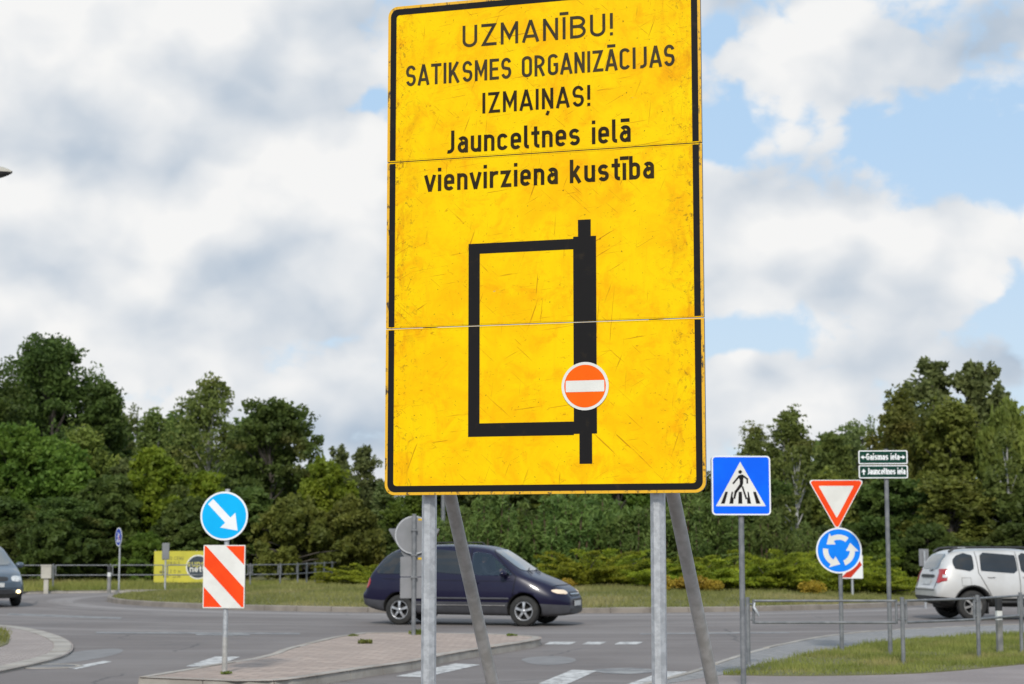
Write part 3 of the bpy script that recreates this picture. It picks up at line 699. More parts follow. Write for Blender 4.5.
decal(pl, 'crossing_stripe', [[zs(*p) for p in q] for q in ([(203, 525), (241, 525), (273, 408), (248, 408)], [(284, 525), (323, 525), (328, 480), (316, 455), (322, 408), (308, 408)], [(370, 525), (410, 525), (407, 408), (376, 408)], [(457, 525), (495, 525), (472, 408), (460, 408), (464, 455), (455, 480)], [(544, 525), (585, 525), (541, 408), (515, 408)])], -.0618, BLK)
def limb(a, b, wa, wb):
    a, b = Vector(zs(*a)), Vector(zs(*b)); d = (b - a).normalized(); n = Vector((-d.y, d.x)); q = (x1 - x0) / 567
    return [tuple(a + n * wa * q), tuple(b + n * wb * q), tuple(b - n * wb * q), tuple(a - n * wa * q)]
hc = zs(393, 214)
decal(pl, 'walking_figure', [circ(hc[0], hc[1], 18 * (x1 - x0) / 567, 20), [zs(378, 246), zs(412, 238), zs(424, 262), zs(420, 330), zs(408, 352), zs(388, 340), zs(388, 290), zs(370, 262)]], -.0624, BLK)
decal(pl, 'walking_limbs', [limb((384, 254), (322, 330), 9, 8), limb((412, 248), (466, 286), 10, 8), limb((460, 280), (460, 328), 8, 8), limb((404, 335), (350, 408), 15, 12), limb((350, 398), (332, 476), 12, 9), limb((412, 355), (450, 480), 8, 9)], -.063, BLK)
clips(rt, (z0 + .15, z1 - .15), .031)

# give way + roundabout
b0 = G(842, 651, .095); S = FPX / b0.y
rt = tag(empty('give_way_sign', b0, R(-2)), 'red edged white give way triangle over a round blue roundabout arrows sign on one pole', 'traffic sign')
pole(rt, .031, Z(482, b0), GALVD)
tz1, tz0 = Z(480, b0), Z(527.5, b0); hw = 26.5 / S; cx = -3 / S
tri = rpoly([(cx - hw - .018, tz1), (cx + hw + .018, tz1), (cx, tz0 - .05)], .035)
pl = plate(rt, 'give_way_triangle', tri, -.055, WHT2)
def shrink(poly, k, dz=0):
    c = (cx, tz1 - (tz1 - tz0) / 3 - .005); return [(c[0] + (p[0] - c[0]) * k, c[1] + (p[1] - c[1]) * k + dz) for p in poly]
decal(pl, 'red_border', [shrink(tri, .955)], -.0556, ORG); decal(pl, 'white_field', [shrink(rpoly([(cx - hw - .018, tz1), (cx + hw + .018, tz1), (cx, tz0 - .05)], .012), .63)], -.0562, WHT)
cz = Z(550.5, b0); rr_ = 22.6 / S; cx2 = -1.5 / S
pl = plate(rt, 'roundabout_disc', circ(cx2, cz, rr_), -.055, WHT2); decal(pl, 'blue_field', [circ(cx2, cz, rr_ * .93)], -.0556, BLU2)
ar = []
for k, a0 in enumerate((52, 172, 292)):
    ro, ri = rr_ * .70, rr_ * .47; a1 = a0 + 66; o = [(cx2 + ro * math.cos(R(a)), cz + ro * math.sin(R(a))) for a in np.linspace(a0, a1, 12)]
    i = [(cx2 + ri * math.cos(R(a)), cz + ri * math.sin(R(a))) for a in np.linspace(a1, a0, 12)]
    at, rm = R(a1 + 36), rr_ * .60; tip = (cx2 + rm * math.cos(at), cz + rm * math.sin(at)); q = lambda r_: (cx2 + rr_ * r_ * math.cos(R(a1)), cz + rr_ * r_ * math.sin(R(a1)))
    ar.append(o + [q(.86), tip, q(.30)] + i)
decal(pl, 'arrow_ring', ar, -.0562, WHT)
clips(rt, (tz1 - .12, cz), .031)

# street name plates
b0 = G(890.5, 656, .095); S = FPX / b0.y
rt = tag(empty('street_name_sign', b0, R(-5)), 'two small dark green street name plates on a tall thin grey pole', 'street sign')
pole(rt, .031, Z(449, b0), GALVD)
for (ya, yb, tx, first) in ((450.6, 464.2, 'Gaismas iela', True), (465.4, 478.4, 'Jaunceltnes iela', False)):
    x0, x1, z0, z1 = -27.5 / S, 20.8 / S, Z(yb, b0), Z(ya, b0)
    pl = plate(rt, 'name_plate', rrect(x0, z0, x1, z1, .02), -.06, WHT2); decal(pl, 'green_field', [rrect(x0 + .016, z0 + .014, x1 - .016, z1 - .014, .012)], -.0606, GRN)
    zm = (z0 + z1) / 2; H_ = .092
    for mb in lettering(tx, x0 + (.112 if first else .118), x1 - (.112 if first else .035), zm - .038, H_, .17, .52, .085, -.0612): mb.build('lettering', WHT2, pl)
    A = []
    if first: A = [arrow(x0 + .068, zm, PI, .075, .018, .062, .04), arrow(x1 - .068, zm, 0, .075, .018, .062, .04)]
    else: A = [arrow(x0 + .07, zm, PI / 2, .085, .018, .066, .045)]
    decal(pl, 'arrow', A, -.0612, WHT2)
clips(rt, (Z(457, b0), Z(472, b0)), .036)

# signs seen from behind on the traffic island
b0 = G(413.5, 634.5, SPZ); S = FPX / b0.y
rt = tag(empty('sign_post', b0, R(4)), 'grey backs of a round, a triangular and two square signs on one pole', 'traffic sign')
pole(rt, .038, Z(514, b0), GALVD)
cz = Z(535, b0); rr_ = 19 / S
dk = plate(rt, 'disc_back', circ(0, cz, rr_), .04, GREYB); mb = MB(); frame_faces(mb, circ(0, cz, rr_), circ(0, cz, rr_ * .94), .0385); mb.build('disc_rim', GALV, dk)
t1 = Z(528.5, b0); hw = 26 / S; plate(rt, 'triangle_back', rpoly([(-hw, t1), (hw, t1), (0, t1 - hw * 1.72)], .02), .085, GREYD, GREYD)
for (ya, yb) in ((556.8, 576.6), (577.4, 598.3)): plate(rt, 'square_back', rrect(-13.5 / S, Z(yb, b0), 13.5 / S, Z(ya, b0), .015), .04, GREYB)
for py in (519.5, 558.6):
    mb = MB(); mb.box((6 / S, .038, Z(py, b0)), (.07, .004, .035)); mb.build('sticker', STICK, rt)
clips(rt, (Z(555, b0), Z(577, b0), Z(530, b0)), .038)

# striped marker on the roundabout
py_ = 51.5; zb = mound(P(852, 570, py_).x, py_); b0 = P(852, 570, py_); b0.z = zb; S = FPX / py_
rt = tag(empty('marker_sign', b0, R(-8)), 'small white marker with one red diagonal stripe standing on the roundabout lawn', 'traffic sign')
pole(rt, .035, Z(556, b0))
x0, x1, z0, z1 = -13 / S, 10.5 / S, Z(578.5, b0), Z(555, b0); pl = plate(rt, 'sign_plate', rrect(x0, z0, x1, z1, .02), -.06, WHT2)
w_, h_ = x1 - x0, z1 - z0
decal(pl, 'stripe', [[(x0 + .1 * w_, z0 + .04 * h_), (x0 + .5 * w_, z0 + .04 * h_), (x1 - .02, z1 - .42 * h_), (x1 - .16 * w_, z1 - .2 * h_)], ], -.0606, RED)

# small signs by the far guard rail
b0 = P(119, 580, 63.5); b0.z = .08; S = FPX / b0.y
rt = tag(empty('cycle_path_sign', b0, R(-58)), 'small round blue sign seen almost edge on in front of the far guard rail', 'traffic sign')
pole(rt, .03, Z(528, b0)); cz = Z(537, b0); pl = plate(rt, 'sign_disc', circ(0, cz, 9.2 / S), -.055, WHT2); decal(pl, 'blue_field', [circ(0, cz, 8.3 / S)], -.0556, BLU3)
decal(pl, 'figure', [circ(-.04, cz + .13, .035, 14), [(-.07, cz + .09), (-.01, cz + .09), (.0, cz - .02), (-.08, cz - .02)], [(.06, cz + .14), (.1, cz + .12), (.02, cz - .08), (-.02, cz - .06)]], -.0562, WHT2)
decal(pl, 'bicycle', [circ(-.09, cz - .13, .06, 16), circ(.09, cz - .13, .06, 16)], -.0565, WHT2); decal(pl, 'red_bar', [[(-.02, cz + .05), (.03, cz + .05), (.12, cz - .1), (.07, cz - .1)]], -.0571, RED)
b0 = P(165, 587, 61.5); b0.z = .08; S = FPX / b0.y
rt = tag(empty('back_turned_sign', b0, R(12)), 'narrow grey back of a small sign standing in front of the yellow banner', 'traffic sign')
pole(rt, .03, Z(543, b0)); plate(rt, 'plate_back', rrect(-3.6 / S, Z(559.5, b0), 3.6 / S, Z(543, b0), .02), .035, GREYB, t=.04); plate(rt, 'sign_face', rrect(-3.2 / S, Z(559, b0), 3.2 / S, Z(543.5, b0), .02), -.06, GREYB, t=.02)
b0 = P(925, 580, 47.5); b0.z = .0; b0.z = mound(b0.x, b0.y) if math.hypot(b0.x - IC[0], b0.y - IC[1]) < IR else .0; S = FPX / b0.y
rt = tag(empty('small_sign', b0, R(10)), 'small grey back of a low sign just left of the white car roof', 'traffic sign')
pole(rt, .03, Z(551, b0)); plate(rt, 'plate_back', rrect(-5 / S, Z(566, b0), 5 / S, Z(549, b0), .02), .03, GREYB)

# advertising banner behind the far rail
by = 70.0; S = FPX / by; b0 = P(196, 580, by); b0.z = .08
rt = tag(empty('advertising_banner', b0, R(0)), 'yellow advertising banner with a dark round emblem behind the far guard rail', 'banner')
x0, x1, z0, z1 = -42 / S, 42 / S, Z(582.5, b0), Z(551, b0)
mb = MB(); n = 14
vs = [(x0 + (x1 - x0) * i / n, .012 * math.sin(i * 1.9), z) for z in (z0, z1) for i in range(n + 1)]
mb.prism([(x0, z0), (x1, z0), (x1, z1), (x0, z1)], 0, .03); cl = mb.build('cloth', BANY, rt)
for px in (x0 + .03, (x0 + x1) / 2, x1 - .03): mb = MB(); mb.box((px, .06, z1 / 2 - .08), (.05, .05, z1 + .22)); mb.build('stake', GALVD, rt)
ccx, ccz, cr = .07, Z(567, b0), .467
em = decal(cl, 'emblem', [circ(ccx, ccz, cr)], -.004, WHT); decal(em, 'emblem_field', [circ(ccx, ccz, cr * .9)], -.006, BAND)
lettering('super', ccx - .43, ccx + .40, ccz + .02, .24, .15, .56, .09, -.008)[0].build('lettering', BANL, em)
lettering('netto', ccx - .32, ccx + .42, ccz - .19, .24, .17, .56, .08, -.008)[0].build('lettering', WHT, em)
for (tx, a, b, py) in (('ZEMO CENU', -1.32, -.49, 560), ('VEIKALS', -1.2, -.64, 564.8), ('250 m', -1.02, -.6, 573), ('8.00 - 22.00', -1.28, -.6, 577.8)):
    for mb in lettering(tx, a, b, Z(py, b0), .13, .14, .5, .14, -.004): mb.build('lettering', BANG, cl)
decal(cl, 'arrow', [arrow(-1.32, Z(572, b0), PI, .22, .05, .16, .1)], -.004, BANG)

# ------------------------------------------------------------------ guard rails
def guard_rail(name, label, posts, z_top, z_bot, panels=True, m=GALVD, pr=.028, rr=.018, group=None, ext=.0):
    """posts: list of (x, y, z ground); one frame of tube between each two posts"""
    a = Vector(posts[0]); rt = tag(empty(name, a), label, 'guard rail', group)
    L = [Vector(p) - a for p in posts]
    for p in L: mb = MB(); mb.tube([(p.x, p.y, p.z - .25), (p.x, p.y, p.z + z_top + .03)], pr, 10); mb.build('post', m, rt)
    for p, q in zip(L, L[1:]):
        d = (q - p).normalized(); i = d * (pr + .05); a_, b_ = p + i, q - i
        up = lambda v, z: (v.x, v.y, v.z + z)
        mb = MB(); mb.tube([up(a_, z_bot), up(a_, z_top)], rr, 8); mb.tube([up(b_, z_bot), up(b_, z_top)], rr, 8)
        mb.tube([up(a_, z_top - rr), up(b_, z_top - rr)], rr, 8); mb.tube([up(a_, z_bot + rr), up(b_, z_bot + rr)], rr, 8)
        for v, w in ((p, a_), (q, b_)):
            mb.tube([up(v, z_top - .06), up(w, z_top - .06)], .012, 6); mb.tube([up(v, z_bot + .06), up(w, z_bot + .06)], .012, 6)
        mb.build('rail_panel', m, rt)
    return rt
fp = [G(748.5, 664, .095), G(903.5, 664, .095)]
near = guard_rail('guard_rail', 'low grey tube guard rail in the grass from the crossing sign towards the right edge', [fp[0], fp[1], G(979, 659, .095), G(1022, 653, .095), G(1075, 645, .095)], .84, .52)
q0 = Vector(G(757, 664, .095)) - Vector(fp[0])
mb = MB(); mb.tube([(q0.x - .02, q0.y - .02, .80), (q0.x - .035, q0.y - .04, .74), (q0.x + .01, q0.y - .05, .66), (q0.x + .03, q0.y - .05, .62)], [.010, .020, .018, .010], 8); mb.build('bent_bracket', GALV, near)
far = [P(-70, 585, 65), P(-10, 585, 65.2), P(53, 585, 65.6), P(110, 585, 66), P(165, 585, 66.4), P(222, 585, 66.8), P(250, 585, 67.2), P(280, 585, 67.8), P(297.5, 585, 69.2), P(306.5, 585, 70.8), P(315, 585, 72.4), P(324, 585, 74), P(332, 585, 75.6), P(340, 585, 77.2)]
for p in far: p.z = .08
guard_rail('guard_rail', 'long low grey guard rail along the foot of the wood on the far verge', far, .86, .46, pr=.03, rr=.022)

# posts, cabinet, lamp
def guide_post(b0, h, w, dark_cap, rz, label):
    rt = tag(empty('guide_post', b0, rz), label, 'guide post', 'roadside guide posts')
    mb = MB(); mb.prism(rrect(-w / 2, -w / 2, w / 2, w / 2, w * .25, 4), -.2, h * .58, axis='z'); mb.build('shaft', GPOST, rt)
    mb = MB(); mb.prism(rrect(-w * .51, -w * .51, w * .51, w * .51, w * .25, 4), h * .58 + .001, h * .74, axis='z'); mb.build('white_band', PLAST, rt)
    mb = MB(); mb.prism(rrect(-w * .51, -w * .51, w * .51, w * .51, w * .25, 4), h * .74 + .001, h * .96, axis='z'); mb.prism(rrect(-w * .4, -w * .4, w * .4, w * .4, w * .2, 4), h * .96, h, axis='z'); mb.build('black_cap', BLACKP, rt)
b0 = G(1000, 653, .095); guide_post(b0, Z(596, b0), .085, 1, .2, 'thick guide post with black cap and white band by the near guard rail')
b0 = P(109, 588, 62.5); b0.z = .08; guide_post(b0, .85, .12, 1, 0, 'distant guide post with white band standing in the far verge grass')
b0 = P(46, 590, 62); b0.z = .08; S = FPX / b0.y
rt = tag(empty('utility_cabinet', b0, R(8)), 'small beige utility box on a short post in the far verge', 'utility box')
mb = MB(); mb.prism(rrect(-.08, -.06, .08, .06, .02, 3), -.2, .5, axis='z'); mb.build('stand', BEIGE, rt)
mb = MB(); mb.prism(rrect(-.175, -.12, .175, .12, .03, 4), .44, .86, axis='z'); mb.build('box', BEIGE, rt, bevel=.015)
mb = MB(); mb.prism(rrect(-.19, -.14, .19, .14, .03, 4), .86, .9, axis='z'); mb.build('lid', BEIGE, rt, bevel=.01)
def lamp_post(name, b0, h, arm, rz, label, head=.42):
    rt = tag(empty(name, b0, rz), label, 'street lamp')
    mb = MB(); mb.tube([(0, 0, -.2), (0, 0, h * .5), (0, 0, h - .3)], [.1, .08, .055], 12); mb.tube([(0, 0, h - .35), (.08, 0, h - .1), (.3, 0, h), (arm, 0, h + .06)], [.045, .042, .04, .035], 10); mb.build('pole', GALVD, rt)
    c = Vector((arm + head * .9, 0, h + .07)); mb = MB(); n = 12; vs = []; fs = []
    for i in range(n + 1):
        t = i / n; hw = head * .33 * math.sin(PI * min(1, .12 + .86 * t)) ** .55; x = c.x - head + 2 * head * t; hh = .13 * math.sin(PI * min(1, .08 + .9 * t)) ** .6
        for k in range(9):
            a = PI * k / 8; vs.append((x, hw * math.cos(a), c.z + hh * math.sin(a)))
    for i in range(n):
        for k in range(8): fs.append((i * 9 + k, (i + 1) * 9 + k, (i + 1) * 9 + k + 1, i * 9 + k + 1))
    mb.add(vs, fs, smooth=True); mb.add([vs[i * 9] for i in range(n + 1)] + [vs[i * 9 + 8] for i in range(n + 1)], [(i, i + 1, n + 2 + i, n + 1 + i) for i in range(n)]); hd = mb.build('lamp_head', BEIGE, rt)
    low = MB(); vs2 = []
    for q in range(n + 1):
        y0 = vs[q * 9][1]; x0_ = vs[q * 9][0]; hh = .13 * math.sin(PI * min(1, .06 + .92 * q / n)) ** .8
        for k in range(9): an = PI + PI * k / 8; vs2.append((x0_, -y0 * 1.02 * math.cos(an) * -1, c.z - .003 + hh * math.sin(an)))
    low.add(vs2, [(q * 9 + k, (q + 1) * 9 + k, (q + 1) * 9 + k + 1, q * 9 + k + 1) for q in range(n) for k in range(8)], smooth=True); low.build('lower_housing', BLACKP, hd)
    mb = MB(); mb.lathe([(0, -.185), (.1, -.175), (.17, -.14), (.19, -.10), (.15, -.06)], 20, axis='z', c=(c.x - .02, 0, c.z)); mb.build('lens', PLAST, hd)
t_ = P(12, 174, 30); lamp_post('street_lamp', (t_.x - 1.9, 30, .08), t_.z - .12, 1.1, 0, 'street lamp whose head reaches in at the left edge of the sky', .42)
t_ = P(443, 540, 76); lamp_post('street_lamp', (t_.x, 76, .08), 9.0, 1.4, PI, 'tall distant lamp post half hidden behind the yellow board')
# ------------------------------------------------------------------ vehicles
def paint(name, c, c2=None, rough=.28, metal=.0):
    return mat(name, c, rough, metal=metal, col2=c2 or tuple(x * .85 for x in c), scale=1.2, coat=.6, spec=.5)
NAVY = mat('dark blue car paint', (.007, .006, .026), .32, col2=(.010, .009, .032), scale=1.2, coat=.25, spec=.28)
SILV = paint('dusty pale silver car paint', (.60, .59, .575), (.52, .505, .48), rough=.4, metal=.15)
SLATE = paint('slate blue car paint', (.085, .115, .15), (.075, .1, .13), rough=.3, metal=.2)
CLAD = mat('grey bumper plastic', (.075, .075, .085), .55, col2=(.06, .06, .066), scale=5)
CLADB = mat('dark bumper plastic', (.03, .03, .032), .6, col2=(.04, .038, .036), scale=5)
RUB = mat('tyre rubber', (.018, .018, .018), .8, col2=(.035, .033, .03), scale=6)
RIM = mat('alloy rim', (.55, .55, .56), .35, metal=.7, col2=(.42, .42, .43), scale=8)
RIMD = mat('dusty alloy rim', (.33, .32, .31), .5, metal=.5, col2=(.24, .23, .22), scale=8)
WELL = mat('wheel well black', (.01, .01, .01), .9, col2=(.016, .015, .014), scale=8)
CABIN = mat('dark cabin trim', (.022, .021, .022), .8, col2=(.03, .028, .028), scale=5)
GLS = mat('dark tinted car glass', (.012, .014, .016), .1, col2=(.02, .022, .024), scale=1.5, spec=.7, coat=.2)
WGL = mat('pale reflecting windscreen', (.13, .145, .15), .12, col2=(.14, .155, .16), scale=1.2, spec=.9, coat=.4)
LAMPG = mat('clear lamp glass', (.62, .63, .62), .12, col2=(.42, .43, .43), scale=14, spec=.7, coat=1.0)
TAILR = mat('red lamp lens', (.42, .012, .012), .18, col2=(.30, .01, .01), scale=18, coat=1.0)
CHROME = mat('chrome trim', (.6, .6, .6), .2, metal=.9, col2=(.5, .5, .5), scale=8)
PLATE = mat('registration plate white', (.62, .62, .6), .5, col2=(.5, .5, .49), scale=9)
def seam_mat(): return mat('panel gap', (.006, .006, .007), .8, col2=(.01, .01, .01), scale=4)
SEAM = seam_mat()
def clearglass():
    m = bpy.data.materials.new('clear side glass'); m.use_nodes = True; N = NT(m.node_tree); N.n.clear()
    out = N.new('ShaderNodeOutputMaterial'); t = N.new('ShaderNodeBsdfTransparent'); t.inputs[0].default_value = (.45, .48, .48, 1)
    g = N.new('ShaderNodeBsdfGlossy'); g.inputs['Roughness'].default_value = .03; g.inputs[0].default_value = (.8, .85, .9, 1)
    f = N.new('ShaderNodeFresnel'); f.inputs[0].default_value = 1.5; mx = N.new('ShaderNodeMixShader')
    N.l.new(N.m('ADD', f.outputs[0], .06), mx.inputs[0]); N.l.new(t.outputs[0], mx.inputs[1]); N.l.new(g.outputs[0], mx.inputs[2]); N.l.new(mx.outputs[0], out.inputs[0])
    return m
CLEAR = clearglass()
def glow(name, c, e):
    m = bpy.data.materials.new(name); m.use_nodes = True; b = m.node_tree.nodes['Principled BSDF']
    b.inputs['Base Color'].default_value = (*c, 1); b.inputs['Emission Color'].default_value = (*c, 1); b.inputs['Emission Strength'].default_value = e; return m
FOG = glow('lit fog lamp', (1, .72, .36), 3.0)
HEADON = glow('lit headlamp', (.75, .6, .45), .2)

def interp(tab, x):
    for a, b in zip(tab, tab[1:]):
        if x <= b[0]:
            t = (x - a[0]) / (b[0] - a[0]); t = max(0, min(1, t)); return a[1] + (b[1] - a[1]) * t
    return tab[-1][1]

def s_mix(a, b):
    L = (b - a).length; return a + (b - a) * min(.28, .05 / max(L, 1e-6))
class Car:
    """x forward from the rear bumper, y to the left, z up; the body is lofted from cross sections"""
    def __init__(s, root, spec):
        s.root = root; s.sp = spec; s.wh = spec['wheels']
        xs = spec['xs']; rings = []
        for x in xs:
            zl, zc, zb, zt = (interp(spec[k], x) for k in ('low', 'clad', 'belt', 'top'))
            yl, ym, yb, yt = (interp(spec[k], x) for k in ('ylow', 'ymid', 'ybelt', 'ytop'))
            zb = min(zb, zt - .03); zm = zc + (zb - zc) * .5; zc = min(zc, zb - .05)
            pts = [(0, zl), (yl * .9, zl), (yl, zl + .05), (ym * .985, zc), (ym, zm), (yb, zb), (yb * .55 + yt * .45, zb + (zt - zb) * .48), (yt, zt - min(.09, (zt - zb) * .35)), (yt - .1, zt - min(.025, (zt - zb) * .1)), (yt * .45, zt), (0, zt + .004)]
            rings.append([(x, y, z) for y, z in pts] + [(x, -y, z) for y, z in pts[-2:0:-1]])
        n = len(rings[0]); mb = MB(); vs = [p for r in rings for p in r]; fs = []; mi = []
        for i in range(len(rings) - 1):
            for k in range(n):
                fs.append((i * n + k, i * n + (k + 1) % n, (i + 1) * n + (k + 1) % n, (i + 1) * n + k)); kk = min(k, n - 1 - k); mi.append(1 if kk <= 2 else 0)
        for f, m_ in zip(fs, mi): mb.f.append(list(f)); mb.mi.append(m_); mb.sm.append(True)
        mb.v = vs
        for base, rev in ((0, 1), ((len(rings) - 1) * n, 0)):
            h = n // 2
            for k in range(h):     # bridge caps left to right
                a, b, c, d = base + k, base + k + 1, base + (n - k - 1) % n, base + (n - k) % n
                q = [a, b, c, d]; q = list(dict.fromkeys(q))
                if len(q) >= 3: mb.f.append(q if rev else q[::-1]); mb.mi.append(1 if k <= 2 else 0); mb.sm.append(True)
        body = mb.build('body', [spec['paint'], spec['cladm'], WELL, CABIN])
        sub = body.modifiers.new('s', 'SUBSURF'); sub.levels = 2; sub.render_levels = 2
        cut = []
        for wx in s.wh:
            c = MB(); c.lathe([(0, -1.4), (spec['arch'], -1.4), (spec['arch'], -.60), (0, -.60)], 40, c=(wx, 0, spec['wr'] + .01), smooth=True)
            c.lathe([(0, .60), (spec['arch'], .60), (spec['arch'], 1.4), (0, 1.4)], 40, c=(wx, 0, spec['wr'] + .01), smooth=True)
            cut.append(c.build('cut', WELL))
        if spec.get('open'):
            c = MB(); c.prism(s.round(spec['open']), -1.3, 1.3); cut.append(c.build('cut', CABIN))
        for c in cut:
            b = body.modifiers.new('b', 'BOOLEAN'); b.object = c; b.operation = 'DIFFERENCE'; b.solver = 'EXACT'; b.material_mode = 'TRANSFER'
        bpy.context.view_layer.update(); dg = bpy.context.evaluated_depsgraph_get()
        me = bpy.data.meshes.new_from_object(body.evaluated_get(dg)); body.modifiers.clear(); body.data = me
        for c in cut: bpy.data.objects.remove(c)
        body.parent = root; s.body = body
        bm = bmesh.new(); bm.from_mesh(me); s.bvh = BVHTree.FromBMesh(bm); bm.free()
    @staticmethod
    def round(poly, it=2):
        pts = [Vector(p) for p in poly]
        for _ in range(it): pts = [q for i in range(len(pts)) for q in (s_mix(pts[i], pts[(i + 1) % len(pts)]), s_mix(pts[(i + 1) % len(pts)], pts[i]))]
        return [(p.x, p.y) for p in pts]
    def skin(s, name, poly, side, m, off=.006, rnd=2, nr=8, nc=10, parent=None, skew=None):
        """a panel that follows the body: polygon in (x,z) seen from side 'L'/'R', or in (y,z) seen from 'F'/'B'"""
        pts = s.round(poly, rnd) if rnd else poly; zs_ = [p[1] for p in pts]; z0, z1 = min(zs_) + 1e-4, max(zs_) - 1e-4; mb = MB(); vs = []; ok = True
        for i in range(nr + 1):
            z = z0 + (z1 - z0) * i / nr; xs = []
            for a, b in zip(pts, pts[1:] + pts[:1]):
                if (a[1] - z) * (b[1] - z) <= 0 and a[1] != b[1]: xs.append(a[0] + (b[0] - a[0]) * (z - a[1]) / (b[1] - a[1]))
            for j in range(nc + 1):
                x = min(xs) + (max(xs) - min(xs)) * j / nc
                o, d = {'L': ((x, 3, z), (0, -1, 0)), 'R': ((x, -3, z), (0, 1, 0)), 'F': ((8, x, z), (-1, 0, 0)), 'B': ((-3, x, z), (1, 0, 0))}[side]
                h, nn, _, _ = s.bvh.ray_cast(Vector(o), Vector(d))
                if h is None:
                    h = Vector(vs[-1]) if vs else Vector(o); nn = Vector((0, 0, 0))
                vs.append(tuple(h + (nn if nn.dot(Vector(d)) < 0 else -nn) * off))
        w = nc + 1; fs = [(i * w + j, i * w + j + 1, (i + 1) * w + j + 1, (i + 1) * w + j) for i in range(nr) for j in range(nc)]
        mb.add(vs, fs, smooth=False); ob = mb.build(name, m, parent or s.root)
        sol = ob.modifiers.new('t', 'SOLIDIFY'); sol.thickness = .008; sol.offset = 0
        return ob
    def seam(s, path, side, w=.014, parent=None, name='seam', m=None, off=.004):
        mb = MB(); q = []
        P_ = [Vector(p) for p in path]; dense = []
        for a, b in zip(P_, P_[1:]):
            k = max(2, int((b - a).length / .06))
            dense += [a + (b - a) * i / k for i in range(k)]
        dense.append(P_[-1])
        for p in dense:
            o, d = {'L': ((p.x, 3, p.y), (0, -1, 0)), 'R': ((p.x, -3, p.y), (0, 1, 0)), 'F': ((8, p.x, p.y), (-1, 0, 0)), 'B': ((-3, p.x, p.y), (1, 0, 0))}[side]
            h, nn, _, _ = s.bvh.ray_cast(Vector(o), Vector(d))
            if h is not None: q.append(h + (nn if nn.dot(Vector(d)) < 0 else -nn) * off)
        if len(q) > 1: mb.tube(q, w / 2, 5); return mb.build(name, m or SEAM, parent or s.body)
    def wheel(s, x, y, rimm, spokes=5):
        r, w = s.sp['wr'], .20; e = empty('wheel', (x, y, r)); e.parent = s.root
        sg = 1 if y > 0 else -1
        mb = MB(); pr = [(r * .64, -w / 2), (r * .9, -w / 2), (r * .97, -w * .42), (r, -w * .28), (r, w * .28), (r * .97, w * .42), (r * .9, w / 2), (r * .64, w / 2), (r * .62, 0), (r * .64, -w / 2)]
        mb.lathe(pr, 40); mb.build('tyre', RUB, e)
        mb = MB(); yo = sg * w * .40
        mb.lathe([(r * .65, yo), (r * .60, yo + sg * .008), (r * .57, yo), (r * .56, yo - sg * .09)], 40)
        for k in range(spokes):
            a = 2 * PI * k / spokes + .3; c, sn = math.cos(a), math.sin(a); q = []
            for rr_, ww, yy in ((r * .06, .055, .012), (r * .3, .042, .014), (r * .58, .062, .0)):
                q.append([(c * rr_ - sn * t, yo + sg * yy, sn * rr_ + c * t) for t in (-ww / 2, ww / 2)] + [(c * rr_ - sn * t, yo + sg * (yy - .03), sn * rr_ + c * t) for t in (ww / 2, -ww / 2)])
            vs = [p for z in q for p in z]; mb.add(vs, [(i * 4 + k2, i * 4 + (k2 + 1) % 4, i * 4 + 4 + (k2 + 1) % 4, i * 4 + 4 + k2) for i in range(2) for k2 in range(4)])
        mb.lathe([(0, yo + sg * .024), (r * .13, yo + sg * .02), (r * .17, yo - sg * .02)], 20); mb.build('rim', rimm, e)
        mb = MB(); mb.lathe([(0, yo - sg * .085), (r * .565, yo - sg * .085)], 30); mb.build('brake_disc', WELL, e)
    def mirror(s, x, y, z, m):
        sg = 1 if y > 0 else -1; mb = MB(); mb.lathe([(0, -.12), (.05, -.105), (.085, -.06), (.095, 0), (.085, .06), (.05, .105), (0, .12)], 14, c=(0, 0, 0))
        mb.v = [(x + p[0] * .8, y + sg * .1 + p[1], z + p[2] * .85) for p in mb.v]
        mb.tube([(x + .02, y - sg * .06, z - .05), (x, y + sg * .06, z - .02)], .028, 8); return mb.build('mirror', m, s.root)
    def handle(s, x, z, side, m):
        h, nn, _, _ = s.bvh.ray_cast(Vector((x, 3 if side == 'L' else -3, z)), Vector((0, -1 if side == 'L' else 1, 0)))
        sg = 1 if side == 'L' else -1
        mb = MB(); mb.tube([(x - .09, h.y - sg * .005, z), (x - .07, h.y + sg * .03, z), (x + .07, h.y + sg * .03, z), (x + .09, h.y - sg * .005, z)], .014, 6); return mb.build('door_handle', m, s.root)

def car_base(x, y, yaw, label, name, cat, length):
    """Empty under the middle of the car; yaw turns its nose from +X"""
    r = tag(empty(name, (x, y, .004), yaw), label, cat); return r

